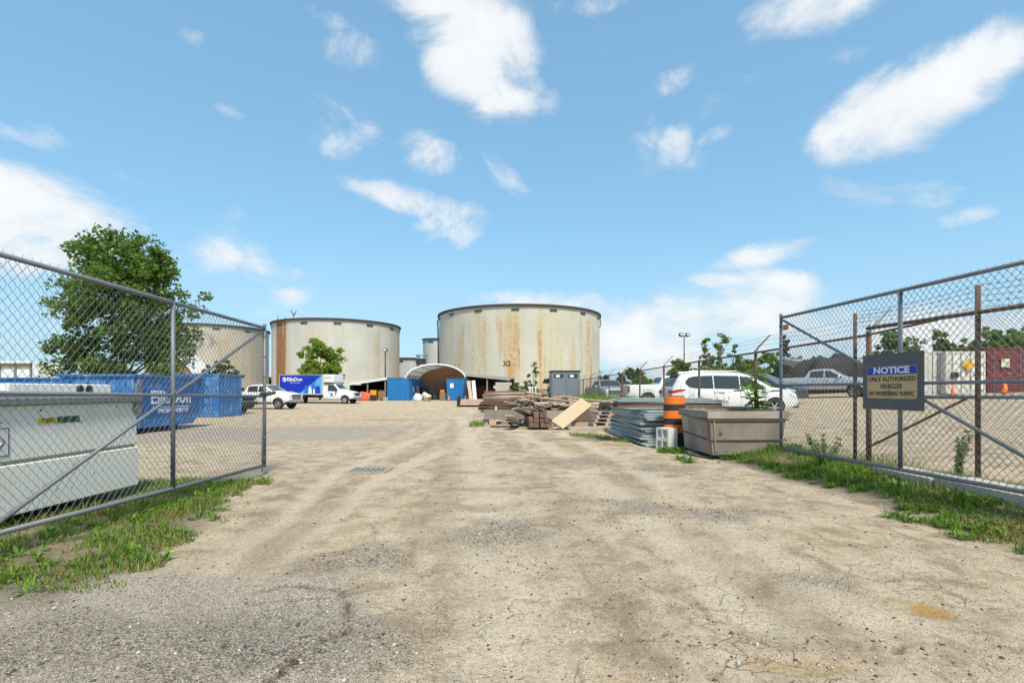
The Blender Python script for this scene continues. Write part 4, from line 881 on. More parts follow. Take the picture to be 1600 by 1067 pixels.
# small brown gabled shed behind the tree
SH = thing('small_shed', 'small brown gabled shed beside the big leafy tree', 'shed', (GX(293, 56), 56, 0))
MB().prism([(-1.5, 0), (1.5, 0), (1.5, 3.4), (0, 5.1), (-1.5, 3.4)], -1.5, 1.5, Matrix(((1, 0, 0, 0), (0, 0, 1, 0), (0, 1, 0, 0), (0, 0, 0, 1)))).build('wall', paint('ochre_boards', (.36, .19, .08), .8, 0, (.2, .12, .06), .5, 1), SH)
for sgn in (-1, 1):
    rf = MB(); rf.add([(0, -1.8, 5.15), (sgn * 1.75, -1.8, 3.17), (sgn * 1.75, 1.8, 3.17), (0, 1.8, 5.15), (0, -1.8, 5.3), (sgn * 1.75, -1.8, 3.32), (sgn * 1.75, 1.8, 3.32), (0, 1.8, 5.3)], [(0, 1, 2, 3), (4, 7, 6, 5), (0, 4, 5, 1), (1, 5, 6, 2), (2, 6, 7, 3)]); rf.build('roof', W_GREY if sgn < 0 else SW, SH)
# lamp poles
def lamp(label, px, ptop, Y, heads=1, h0=None):
    x = GX(px, Y); z0 = g(x, Y); zt = P(px, ptop, Y).z; T = thing('lamp_pole', label, 'lamp', (x, Y, z0))
    MB().tube([(0, 0, 0), (0, 0, zt - z0)], [.12, .07], 8).build('pole', DARK, T, smooth=True)
    for k in range(heads):
        o_ = (k - (heads - 1) / 2) * .9; b = MB().box(o_ - .3, o_ + .3, -.45, .1, zt - z0 - .05, zt - z0 + .4); b.build('floodlight', DARK, T, bevel=.05)
        MB().box(o_ - .24, o_ + .24, -.47, -.455, zt - z0 + .02, zt - z0 + .3).build('lens', LENS, T)
    if heads > 1: MB().box(-.6, .6, -.05, .05, zt - z0 - .12, zt - z0 - .05).build('crossarm', DARK, T)
    return T
lamp('dark floodlight pole in front of the rust striped tank', 602, 549, 69); lamp('tall twin floodlight pole beyond the white suv', 1069, 525, 72, 2); lamp('small lamp pole beyond the white trailer', 85, 571, 62)

# ------------------------------------------------------------------ vehicles
def pl1(tab):
    xs_ = [a for a, _ in tab]; zs_ = [b for _, b in tab]; return lambda x: float(np.interp(x, xs_, zs_))
class Car:
    def __init__(s, L, ztop, zbelt, hw, axles, r, low=.42, tumble=.30, arch=.09):
        s.L = L; s.zt, s.zb, s.hw = pl1(ztop), pl1(zbelt), pl1(hw); s.ax = axles; s.r = r; s.low = low; s.tu = tumble; s.arch = arch
        st_ = set(np.round(np.linspace(-L / 2, L / 2, 61), 3)) | {round(a, 3) for a, _ in ztop}
        for a in axles:
            for k in range(-8, 9): st_.add(round(a + (r + arch) * k / 8, 3))
        s.st = sorted(x for x in st_ if -L / 2 <= x <= L / 2)
    def zl(s, x):
        z = s.low
        e = s.L / 2 - abs(x)
        if e < .5: z += (.5 - e) * .22
        for a in s.ax:
            R_ = s.r + s.arch; d = abs(x - a)
            if d < R_: z = max(z, s.r + math.sqrt(R_ * R_ - d * d))
        return min(z, s.zb(x) - .05)
    def half(s, x):
        w, zb, zl, zt = s.hw(x), s.zb(x), s.zl(x), max(s.zt(x), s.zb(x) + .01); d = zb - zl; gq = zt - zb; e = min(.06, gq * .4)
        yt = w * .965 - s.tu * (gq - e)
        p = [(w * .75, zl + .01), (w * .95, zl), (w * .99, zl + .12 * d), (w, zl + .45 * d), (w * .992, zl + .8 * d), (w * .965, zb)]
        p += [(w * .965 - s.tu * (gq - e) * f_, zb + (gq - e) * f_) for f_ in (.35, .7, 1.0)]
        p += [(yt - .05, zt - e * .25), (yt - .12, zt), (yt * .6, zt + .022), (yt * .25, zt + .032), (0, zt + .034)]
        return p
    def y_at(s, x, z):
        zb = s.zb(x); w = s.hw(x)
        if z >= zb: return w * .965 - s.tu * (z - zb)
        p = s.half(x)[1:6]; return float(np.interp(z, [q[1] for q in p], [q[0] for q in p]))
    def z_at(s, x, y):
        p = s.half(x)[8:]; return float(np.interp(-abs(y), [-q[0] for q in p], [q[1] for q in p]))
    def body(s):
        mb = MB(); n = None
        for x in s.st:
            h_ = s.half(x); ring = [(x, -y, z) for y, z in h_] + [(x, y, z) for y, z in h_[-2::-1]]
            n = len(ring); mb.v += ring
        for i in range(len(s.st) - 1):
            for k in range(n - 1): a = i * n + k; mb.f.append((a, a + n, a + n + 1, a + 1))
            mb.f.append((i * n + n - 1, i * n + n - 1 + n, i * n + n, i * n))
        mb.f.append(tuple(range(n))); mb.f.append(tuple(range((len(s.st) - 1) * n, len(s.st) * n))[::-1])
        return mb
    def side(s, sgn, xs_, bot, top, off=.008, nz_=4):
        mb = MB(); b, t_ = pl1(bot), pl1(top)
        for x in xs_:
            for k in range(nz_ + 1):
                z = b(x) + (t_(x) - b(x)) * k / nz_; mb.v.append((x, sgn * (s.y_at(x, z) + off), z))
        m = nz_ + 1
        for i in range(len(xs_) - 1):
            for k in range(nz_):
                q = (i * m + k, (i + 1) * m + k, (i + 1) * m + k + 1, i * m + k + 1); mb.f.append(q if sgn < 0 else q[::-1])
        return mb
    def over(s, x0, x1, wfrac, off=.008, nx_=8, ny_=8):
        mb = MB()
        for i in range(nx_ + 1):
            x = x0 + (x1 - x0) * i / nx_; yt = s.half(x)[9][0] * wfrac
            for k in range(ny_ + 1):
                y = -yt + 2 * yt * k / ny_; mb.v.append((x, y, s.z_at(x, y) + off))
        for i in range(nx_):
            for k in range(ny_): a = i * (ny_ + 1) + k; mb.f.append((a, a + ny_ + 1, a + ny_ + 2, a + 1))
        return mb
def wheel(T, x, y, r, w=.25, spokes=6, rimmat=None):
    sgn = -1 if y < 0 else 1; M = Matrix.Translation((x, y, r)) @ Matrix.Rotation(R(90) * (1 if y < 0 else -1), 4, 'X')
    wh = MB().lathe([(r * .62, w / 2 - .02), (r * .66, w / 2), (r * .93, w / 2), (r, w / 2 - .05), (r, -w / 2 + .05), (r * .93, -w / 2), (r * .6, -w / 2), (r * .55, 0)], 28, M).build('wheel', TYRE, T, smooth=True)
    rm = MB().lathe([(r * .64, w / 2 - .012), (r * .60, w / 2 - .03), (r * .58, 0)], 24, M); rm.lathe([(r * .18, w / 2 - .015), (r * .16, w / 2), (.001, w / 2 + .004)], 14, M)
    for k in range(spokes): rm.box(r * .14, r * .61, -r * .075, r * .075, w / 2 - .05, w / 2 - .018, M @ Matrix.Rotation(2 * math.pi * k / spokes, 4, 'Z'))
    rm.build('rim', rimmat or RIM, wh); MB().lathe([(r * .56, w / 2 - .08), (.001, w / 2 - .08)], 20, M).build('brake_disc', DARK, wh)
def fin(T, c, mat, side_windows, ws, rear=None, lights=True, grille=None):
    MB_ = c.body(); MB_.build('body', mat, T, smooth=False)
    b = T.children[-1] if T.children else None
    bo = [o for o in bpy.data.objects if o.parent == T and o.name.startswith('body')][-1]
    bo.data.polygons.foreach_set('use_smooth', [True] * len(bo.data.polygons)); m = bo.modifiers.new('split', 'EDGE_SPLIT'); m.split_angle = R(38)
    for sgn in (-1, 1):
        for (x0, x1, bot, top) in side_windows:
            c.side(sgn, list(np.linspace(x0, x1, 9)), bot, top).build('side_window', GLASS, T, smooth=True)
    c.over(ws[0], ws[1], .93).build('windscreen', GLASS, T, smooth=True)
    if rear: c.over(rear[0], rear[1], .88).build('rear_window', GLASS, T, smooth=True)
    for a in c.ax:
        w = c.hw(a)
        MB().box(a - c.r - c.arch + .03, a + c.r + c.arch - .03, -w * .9, w * .9, c.r * .9, c.r * 2 + c.arch - .12).build('wheel_well', BLACK, T)
        for sgn in (-1, 1): wheel(T, a, sgn * (w - .13), c.r)
    MB().box(-c.L / 2 + .5, c.L / 2 - .5, -.6, .6, c.low - .14, c.low + .1).build('underbody', BLACK, T)
def arch_trim(T, c, mat):
    for a in c.ax:
        for sgn in (-1, 1):
            R_ = c.r + c.arch; pts = [(a + math.cos(q) * R_, sgn * (c.hw(a) + .004), c.r + math.sin(q) * R_) for q in np.linspace(.12, math.pi - .12, 14)]
            MB().tube(pts, .022, 6).build('arch_trim', mat, T)
def pickup(label, x, y, rz, mat, dark_front=False, group='parked pickups', cap=False):
    T = thing('pickup_truck', label, 'pickup', (x, y, g(x, y)), rz, group)
    c = Car(5.8, [(-2.9, 1.30), (-2.85, 1.34), (-.98, 1.37), (-.95, 1.38), (-.74, 1.80), (-.5, 1.89), (.2, 1.92), (.62, 1.88), (1.42, 1.38), (1.5, 1.35), (2.4, 1.28), (2.75, 1.2), (2.86, 1.05), (2.9, .95)],
            [(-2.9, 1.28), (-1, 1.30), (1.3, 1.26), (2.4, 1.2), (2.8, 1.05), (2.9, .9)], [(-2.9, .96), (-2.6, .99), (2.3, .99), (2.75, .93), (2.9, .86)], (-1.72, 1.93), .41, .52, .32, .1)
    zt = lambda x0, x1: [(x0, min(1.79, c.zt(x0) - .1)), (x1, min(1.79, c.zt(x1) - .1))]
    sw = [(-.66, .16, [(-.66, 1.34), (.16, 1.33)], [(-.66, 1.70), (-.52, 1.79), (.16, 1.81)]), (.25, 1.24, [(.25, 1.33), (1.24, 1.31)], [(.25, 1.81), (.55, 1.79), (1.24, 1.36)])]
    fin(T, c, mat, sw, (.68, 1.38), (-.93, -.76)); arch_trim(T, c, BLACK if dark_front else mat)
    fm = BLACK if dark_front else CHROME
    MB().box(2.82, 2.99, -.93, .93, .52, .74).build('front_bumper', fm, T, bevel=.03); MB().box(-3.05, -2.88, -.95, .95, .52, .72).build('rear_bumper', CHROME if not dark_front else BLACK, T, bevel=.03)
    MB().box(2.84, 2.925, -.6, .6, .78, 1.14).build('grille', DARK, T, bevel=.02)
    for k in range(3): MB().box(2.925, 2.945, -.58, .58, .83 + k * .1, .87 + k * .1).build('grille_bar', fm, T)
    for s in (-1, 1):
        MB().box(2.68, 2.91, s * .62 if s > 0 else -.9, .9 if s > 0 else s * .62, .86, 1.12).build('headlight', LENS if not dark_front else DARK, T, bevel=.03)
        MB().box(-2.93, -2.82, s * .86 if s > 0 else -.985, .985 if s > 0 else s * .86, .88, 1.26).build('tail_light', RED, T, bevel=.02)
        mo_ = MB().box(1.0, 1.14, s * 1.0 if s > 0 else -1.22, 1.22 if s > 0 else s * 1.0, 1.28, 1.5).build('mirror', BLACK if dark_front else mat, T, bevel=.03)
        for xh in (-.42, .42): MB().box(xh - .12, xh + .1, s * (c.y_at(xh, 1.14) + .002) if s > 0 else s * (c.y_at(xh, 1.14) + .03), s * (c.y_at(xh, 1.14) + .03) if s > 0 else s * (c.y_at(xh, 1.14) + .002), 1.12, 1.16).build('door_handle', BLACK if dark_front else CHROME, T)
        for xs_ in (-.78, .2, 1.3): MB().box(xs_ - .006, xs_ + .006, *(sorted((s * .97, s * (c.y_at(xs_, .9) + .003)))), .6, 1.25).build('door_gap', DARK, T)
        MB().box(-1.1, 1.3, *(sorted((s * .86, s * .985))), .44, .5).build('side_step', BLACK, T)
    MB().box(-2.8, -1.02, -.86, .86, 1.36, 1.385).build('bed_cover', BLACK, T)
    return T
def suv(label, x, y, rz, mat, group=None, S=1.0):
    T = thing('suv', label, 'suv', (x, y, g(x, y)), rz, group)
    c = Car(5.0, [(-2.5, .98), (-2.47, 1.12), (-2.26, 1.50), (-2.12, 1.66), (-1.9, 1.715), (-1.0, 1.755), (-.2, 1.755), (.3, 1.71), (.62, 1.62), (1.38, 1.20), (1.5, 1.16), (2.05, 1.07), (2.35, .95), (2.46, .82), (2.5, .7)],
            [(-2.5, .95), (-2.2, 1.10), (-1.0, 1.08), (.9, 1.04), (1.5, 1.02), (2.1, .98), (2.4, .84), (2.5, .66)], [(-2.5, .86), (-2.2, .95), (-1.6, .98), (1.6, .98), (2.1, .93), (2.4, .80), (2.5, .68)], (-1.47, 1.43), .375, .36, .27, .055)
    sw = [(-1.98, -.92, [(-1.98, 1.30), (-1.85, 1.17), (-1.6, 1.12), (-.92, 1.115)], [(-1.98, 1.40), (-1.86, 1.54), (-1.65, 1.60), (-.92, 1.625)]), (-.88, .10, [(-.88, 1.115), (.10, 1.095)], [(-.88, 1.627), (.10, 1.61)]), (.14, 1.14, [(.14, 1.095), (1.14, 1.075)], [(.14, 1.61), (.45, 1.56), (1.14, 1.14)])]
    fin(T, c, mat, sw, (.64, 1.36), (-2.44, -2.2)); arch_trim(T, c, DARK if mat is NAVY else mat)
    MB().box(-2.30, -2.08, -.6, .6, 1.66, 1.70).build('roof_spoiler', DARK, T, bevel=.01)
    for s in (-1, 1):
        ms_ = lambda a, b: sorted((s * a, s * b))
        c.side(s, list(np.linspace(-2.47, -1.98, 6)), [(-2.47, .93), (-1.98, 1.055)], [(-2.47, 1.04), (-2.2, 1.10), (-1.98, 1.075)], .012).build('tail_light', RED, T)
        MB().box(-2.53, -2.44, *ms_(.45, .86), .92, 1.06).build('tail_light', RED, T, bevel=.02)
        c.side(s, list(np.linspace(2.02, 2.42, 5)), [(2.02, .83), (2.42, .70)], [(2.02, .95), (2.42, .82)], .012).build('headlight', LENS, T)
        MB().box(.98, 1.12, *ms_(.97, 1.17), 1.06, 1.22).build('mirror', mat, T, bevel=.03)
        for xh in (-.62, .36): MB().box(xh - .11, xh + .1, *ms_(c.y_at(xh, .96) + .002, c.y_at(xh, .96) + .03), .95, .985).build('door_handle', CHROME, T)
        MB().tube([(-1.75, s * .62, 1.775), (-1.6, s * .62, 1.81), (.1, s * .62, 1.80), (.25, s * .62, 1.76)], .016, 6).build('roof_rail', CHROME, T)
        for xs_ in (-.9, .12, 1.2): MB().box(xs_ - .005, xs_ + .005, *ms_(.93, c.y_at(xs_, .8) + .003), .45, 1.03).build('door_gap', DARK, T)
        MB().box(-1.0, 1.0, *ms_(.88, .99), .35, .43).build('sill_trim', DARK, T, bevel=.01)
    MB().box(2.40, 2.52, -.5, .5, .62, .78).build('grille', DARK, T, bevel=.02); MB().box(2.3, 2.53, -.7, .7, .36, .55).build('front_bumper', DARK, T, bevel=.04); MB().box(-2.56, -2.42, -.8, .8, .42, .66).build('rear_bumper', DARK if mat is NAVY else mat, T, bevel=.04)
    MB().box(-2.515, -2.49, -.26, .26, .74, .87).build('number_plate', SW, T)
    return T
# left: white pickups, box truck
pickup('white pickup with black front end beside the blue container', -19.7, 32.9, R(-6), WHITE, True)
pickup('white pickup with alloy wheels parked in front of the box truck', -19.95, 41.0, R(-8), WHITE)
suv('white suv parked close behind the rusty fence', 8.72, 20.75, R(0), WHITE)
pickup('white pickup seen over the lumber, tail towards the fence', 10.0, 32.4, R(2), WHITE)
pickup('grey green pickup facing the camera beyond the fence', 7.45, 40.5, R(-84), GREYV)
pickup('silver pickup facing right beside the dark suv in the far lot', 21.6, 35.5, R(-42), SILVER)
suv('dark navy suv parked left of the silver pickup', 14.4, 30.0, R(-52), NAVY)
# box truck
BT = thing('box_truck', 'white cab box truck with blue printed body in front of the tree', 'truck', (-20.6, 55.6, .05), R(-9))
c = Car(3.4, [(-1.7, 2.1), (-.72, 2.14), (-.5, 2.13), (.12, 1.52), (.2, 1.46), (1.1, 1.30), (1.5, 1.2), (1.66, 1.0), (1.7, .9)], [(-1.7, 1.25), (.1, 1.22), (1.2, 1.16), (1.6, .98), (1.7, .8)], [(-1.7, 1.0), (1.1, 1.0), (1.5, .95), (1.7, .88)], (.75,), .40, .48, .16, .1)
CB_ = bpy.data.objects.new('cab', None); C.objects.link(CB_); CB_.parent = BT; CB_.location = (2.35, 0, 0)
def cabpart(o): o.parent = CB_; return o
bo = c.body().build('cab_shell', WHITE, CB_, smooth=True); m_ = bo.modifiers.new('split', 'EDGE_SPLIT'); m_.split_angle = R(38)
for s in (-1, 1):
    c.side(s, list(np.linspace(-1.2, -.12, 8)), [(-1.2, 1.34), (-.12, 1.30)], [(-1.2, 2.0), (-.6, 2.0), (-.12, 1.58)]).build('side_window', GLASS, CB_)
    MB().box(-.25, -.1, *sorted((s * 1.05, s * 1.3)), 1.3, 1.65).build('mirror', DARK, CB_, bevel=.03)
    MB().box(1.5, 1.69, *sorted((s * .62, s * .9)), .92, 1.15).build('headlight', LENS, CB_, bevel=.02)
    MB().box(-1.05, -.9, *sorted((s * .98, s * 1.035)), 1.12, 1.17).build('door_handle', DARK, CB_)
    for xs_ in (-1.3, -.02): MB().box(xs_ - .006, xs_ + .006, *sorted((s * .96, s * (c.y_at(xs_, .9) + .003))), .6, 1.9 if xs_ < -1 else 1.25).build('door_gap', DARK, CB_)
c.over(-.44, .10, .93).build('windscreen', GLASS, CB_)
MB().box(1.6, 1.72, -.56, .56, .84, 1.16).build('grille', DARK, CB_, bevel=.02); MB().box(1.62, 1.8, -.98, .98, .5, .72).build('front_bumper', CHROME, CB_, bevel=.03)
MB().lathe([(.13, 0), (.13, .006), (.001, .006)], 14, basis((1, 0, 0), (0, 0, 1), (-.72, -1.006, 1.0))).build('door_emblem', SBLUE, CB_); MB().box(-1.0, -.45, -1.012, -1.0, .78, .82).build('door_lettering', SBLUE, CB_)
BX = MB().box(-4.35, .72, -1.15, 1.15, .92, 3.12).build('cargo_box', paint('white_box_body', (.72, .72, .71), .45, 0, (.45, .42, .38), .25, 1), BT, bevel=.03)
MB().box(.74, 1.9, -1.1, 1.1, 2.24, 3.10).build('over_cab_box', MATS['white_box_body'], BT, bevel=.08)
for z_ in (.92, 3.03): MB().box(-4.37, .74, -1.175, -1.15, z_, z_ + .09).build('body_rail', CHROME, BX)
MB().box(.64, .745, -1.175, -1.15, 1.0, 3.03).build('box_front_shade', paint('painted_shade_tan', (.52, .44, .37), .6), BX)  # tan strip paints in the shaded front face of the box
DB = plain('print_deep_blue', (.006, .03, .42), .4); LB = plain('print_light_blue', (.10, .38, .78), .4); MBL = plain('print_mid_blue', (.02, .16, .55), .4)
def flat(nm, poly, y_, m): return MB().prism(poly, y_ - .003, y_, Matrix(((1, 0, 0, 0), (0, 0, 1, 0), (0, 1, 0, 0), (0, 0, 0, 1)))).build(nm, m, BX)
yb_ = -1.153
flat('printed_panel', [(-4.3, 1.06), (.6, 1.06), (.6, 3.0), (-4.3, 3.0)], yb_, DB)
flat('light_blue_field', [(-2.0, 1.06), (.6, 1.06), (.6, 3.0)], yb_ - .004, LB)
flat('white_swoosh', [(-4.3, 1.06), (-3.0, 1.06), (-4.3, 1.75)], yb_ - .004, LETW)
for (cx_, w_, h_, m_) in ((-1.15, .5, .85, MBL), (-.75, .4, .7, LETW), (-.35, .6, .95, MBL), (.15, .55, .85, SBLUE), (-.3, .2, .5, LETW)):
    flat('printed_figure', [(cx_ - w_ / 2, 1.07), (cx_ + w_ / 2, 1.07), (cx_ + w_ * .45, 1.07 + h_ * .7), (cx_ + w_ * .2, 1.07 + h_), (cx_ - w_ * .25, 1.07 + h_), (cx_ - w_ * .48, 1.07 + h_ * .65)], yb_ - .008 - .002 * (m_ is LETW), m_)
MB().lathe([(.42, 0), (.42, .004), (.33, .004), (.33, 0)], 24, basis((1, 0, 0), (0, 0, 1), (-.55, yb_ - .006, 2.42))).build('printed_ring', DB, BX)
flat('printed_ring_mark', [(-.72, 2.25), (-.64, 2.25), (-.55, 2.42), (-.46, 2.25), (-.38, 2.25), (-.38, 2.58), (-.46, 2.58), (-.55, 2.46), (-.64, 2.58), (-.72, 2.58)], yb_ - .012, DB)
MB().lathe([(.24, 0), (.24, .004), (.001, .004)], 20, basis((1, 0, 0), (0, 0, 1), (-3.75, yb_ - .003, 2.58))).build('emblem', LETW, BX)
flat('emblem_cut', [(-3.95, 2.45), (-3.75, 2.50), (-3.68, 2.62), (-3.85, 2.66), (-3.98, 2.6)], yb_ - .010, MBL)
Mx = basis((1, 0, 0), (0, 0, 1), (-2.55, yb_ - .006, 2.58))
text('lettering', 'EllisDon', .52, LETW, BX, Mx, extrude=.003, bold=.014, sx=1.05)
text('lettering', 'SPECIAL PROJECTS', .14, LETW, BX, basis((1, 0, 0), (0, 0, 1), (-2.5, yb_ - .006, 2.22)), extrude=.003, sx=1.0)
text('lettering', 'ellisdon.com', .2, LETW, BX, basis((1, 0, 0), (0, 0, 1), (-3.25, yb_ - .006, 1.28)), extrude=.003)
text('lettering', 'EllisDon', .24, SK, BT, basis((1, 0, 0), (0, 0, 1), (1.33, -1.104, 2.75)), extrude=.003)
MB().box(-4.2, 2.0, -.5, .5, .62, .9).build('chassis', BLACK, BT); MB().box(-4.2, -1.4, -1.1, 1.1, .7, .9).build('rear_frame', BLACK, BT)
for (x_, y_) in ((-2.7, -.98), (-2.7, .98), (3.1, -.9), (3.1, .9)): wheel(BT, x_, y_, .40, .26, 5, plain('white_steel_wheel', (.55, .53, .5), .5))
MB().box(2.6, 3.6, -.82, .82, .42, .85).build('wheel_well', BLACK, BT)

# ------------------------------------------------------------------ far lot: containers, long shed, cones
def site_box(label, px0, px1, Y, ptop, m, rz=0):
    x0, x1 = GX(px0, Y), GX(px1, Y); z0 = g((x0 + x1) / 2, Y); h = P(px0, ptop, Y).z - z0
    T = container(label, x0, x1, Y, Y + 2.5, z0, h, m, group='containers in the far lot'); return T
WB = paint('white_container', (.62, .60, .55), .6, 0, (.4, .33, .25), .6, 1.2, rust=.2); MAR = paint('maroon_container', (.15, .028, .03), .6, 0, (.10, .03, .03), .6, 1.2)
K1 = site_box('white shipping container with a yellow diamond right of the notice board', 1478, 1540, 31.0, 549, WB)
site_box('plain white container half hidden by the notice board', 1425, 1474, 31.5, 549, WB)
K3 = site_box('maroon shipping container at the right edge of the lot', 1543, 1660, 31.0, 543, MAR)
MB().prism([(-.38, 0), (0, -.38), (.38, 0), (0, .38)], 0, .01, basis((1, 0, 0), (0, 0, 1), (.1, -1.34, 1.75))).build('yellow_diamond', YEL, K1)
MB().box(-.95, -.5, -1.33, -1.31, .95, 1.3).build('dark_label', SK, K1); MB().box(-1.5, -1.0, -1.33, -1.31, 1.5, 2.0).build('pale_label', plain('pale_green_label', (.55, .6, .42), .6), K3)
LS = thing('long_shed', 'long grey low shed with dark open bays behind the far lot', 'shed', (GX(1330, 62), 63, g(25, 50)))
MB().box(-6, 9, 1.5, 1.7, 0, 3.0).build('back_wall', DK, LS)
for k in range(6): MB().box(-6 + k * 2.96, -5.8 + k * 2.96, -1.4, -1.2, 0, 3.0).build('post', GREYM, LS)
lr = MB(); lr.add([(-6.6, -1.9, 2.9), (9.6, -1.9, 2.9), (9.6, 2.0, 3.6), (-6.6, 2.0, 3.6), (-6.6, -1.9, 3.75), (9.6, -1.9, 3.75), (9.6, 2.0, 4.3), (-6.6, 2.0, 4.3)], [(0, 3, 2, 1), (4, 5, 6, 7), (0, 1, 5, 4), (1, 2, 6, 5), (2, 3, 7, 6), (3, 0, 4, 7)]); lr.build('roof', paint('grey_roof_sheet', (.30, .30, .29), .7), LS)
def heap(name, label, cat, x, y, rx, ry, h, mat, seed=0, z0=None, lump=.35):
    mb = MB(); n, m = 18, 7
    for j in range(m + 1):
        e = math.pi / 2 * j / m
        for i in range(n):
            a = 2 * math.pi * i / n; k = 1 + lump * (float(vnoise(np.array([math.cos(a) * 1.7 + seed * 7.3 + 9 + e]), np.array([math.sin(a) * 1.7 + 4 + e * 1.5]), 5 + seed)[0]) - .5) * 2
            mb.v.append((math.cos(a) * rx * math.cos(e) * k, math.sin(a) * ry * math.cos(e) * k, h * math.sin(e) * (k if j < m else 1)))
    for j in range(m):
        for i in range(n): mb.f.append((j * n + i, j * n + (i + 1) % n, (j + 1) * n + (i + 1) % n, (j + 1) * n + i))
    mb.f.append(tuple(range(n))[::-1])
    o = mb.build(name, mat, None, smooth=True); o.location = (x, y, g(x, y) - .02 if z0 is None else z0); return tag(o, label, cat)
heap('debris_heap', 'black heap of scrap behind the dark suv', 'heap', GX(1290, 44), 44, 3.2, 1.4, 2.35, BLACK, 3, lump=.6)
def cone(label, x, y, h=.7, m=None, z0=None):
    T = thing('traffic_cone', label, 'cone', (x, y, g(x, y) if z0 is None else z0)); m = m or ORANGE
    MB().box(-h * .26, h * .26, -h * .26, h * .26, 0, .03).build('base', DARK if m is ORANGE else m, T); MB().lathe([(h * .2, .03), (h * .05, h), (.001, h)], 16).build('cone_body', m, T, smooth=True); MB().lathe([(h * .135, h * .45), (h * .103, h * .66)], 16).build('white_band', SW, T)
cone('orange traffic cone before the maroon container', GX(1570, 29), 29, .8)
cone('pale orange cone before the white container', GX(1489, 29.5), 29.5, .6)

# ------------------------------------------------------------------ lumber and stacked goods
WOODS = [W_PALE, W_PALE, W_GREY, W_PINK, W_FRESH, W_BROWN]
def plank(label, ctr, L, w, h, yaw, pitch=0, roll=0, m=None, group=None, name='plank'):
    o = MB().box(-L / 2, L / 2, -w / 2, w / 2, -h / 2, h / 2).build(name, m or random.choice(WOODS)); o.location = ctr; o.rotation_euler = (roll, pitch, yaw)
    return tag(o, label, 'board' if name in ('plank', 'plywood_sheet') else 'timber', group)
def zc(x, y, h): return gh(x, y) + h
# front stack: dark square timbers, ends to the camera
fx0, fy0 = GX(840, 19.3), 19.3
for r_ in range(3):
    for k in range(4 - r_ // 2 - (r_ == 2)):
        x_ = GX(828, fy0) + k * .205 + random.uniform(-.015, .015) + (.2 if r_ == 2 else 0)
        plank('dark brown square timber stacked end-on at the front of the lumber pile', (x_, fy0 + 1.0 + random.uniform(-.1, .1), gh(x_, fy0) + .18 + .185 * r_), 2.3, .18, .17, R(92 + random.uniform(-1.5, 1.5)), 0, 0, W_BROWN, 'square timbers in the front stack', 'timber')
for k, y_ in enumerate((fy0 + .3, fy0 + 1.7)): plank('short bearer under the dark square timbers', (GX(838, fy0), y_, gh(1, y_) + .045), 1.3, .1, .08, R(2), 0, 0, W_GREY, 'bearers under the front stack', 'timber')
plank('tall dark square timber standing proud of the front stack', (GX(849, fy0), fy0 + .95, gh(1, fy0) + .63), 2.2, .16, .24, R(92), 0, 0, W_BROWN, None, 'timber')
plank('grey channel board leaning on the front stack', (GX(803, 19.1), 19.6, gh(0, 19.5) + .36), 1.9, .34, .06, R(80), R(13), R(6), W_GREY)
plank('grey wide board sloping off the front stack', (GX(818, 19.6), 20.3, gh(0, 20) + .62), 2.1, .28, .05, R(72), R(11), R(-12), W_GREY)
plank('dark slat on top of the front stack', (GX(832, 19.6), 20.3, gh(0, 20) + .75), 1.7, .22, .05, R(70), R(6), 0, W_GREY)
plank('long thin board lying on the ground before the lumber pile', (GX(835, 18.3), 18.35, zc(.5, 18.3, .03)), 3.1, .12, .05, R(3), 0, 0, W_PALE)
plank('thin brown board on the ground left of the front stack', (GX(790, 20.2), 20.3, zc(0, 20.2, .05)), 1.2, .14, .09, R(5), 0, 0, W_BROWN)
plank('heavy grey beam lying across the pile, left part', (GX(800, 22), 22.2, zc(-.1, 22, .44)), 2.4, .3, .40, R(-2), 0, 0, W_GREY, None, 'timber')
plank('heavy grey beam lying across the pile, right part', (GX(868, 22), 22.0, zc(1.8, 22, .42)), 1.7, .3, .36, R(2), 0, 0, W_GREY, None, 'timber')
for dx in (-1.0, .9): plank('bearer block under the heavy grey beams', (GX(805, 22) + dx, 22.2, zc(0, 22, .115)), .3, .4, .22, R(10), 0, 0, W_PALE, 'bearers under the grey beams', 'timber')
for dx in (-.5, .5): plank('bearer block under the heavy grey beams', (GX(868, 22) + dx, 22.0, zc(1.8, 22, .115)), .3, .4, .22, R(-8), 0, 0, W_PALE, 'bearers under the grey beams', 'timber')
plank('pale plywood offcut on the ground at the left end of the pile', (GX(757, 23), 23.0, zc(-1.2, 23, .12)), .95, .7, .2, R(6), 0, 0, W_PALE, None, 'plywood_sheet')
plank('brown plank edge behind the plywood offcut', (GX(755, 24), 24.0, zc(-1.3, 24, .30)), 1.0, .3, .24, R(3), 0, 0, W_PINK)
for k in range(5): plank('short pale offcut under the left end of the pile', (GX(757 + k * 11, 22.4), 22.3 + random.uniform(-.3, .3), zc(-.8, 22.3, .055)), random.uniform(.25, .4), .14, .1, R(random.uniform(-30, 30)), 0, 0, W_PALE, 'small offcuts at the pile foot')
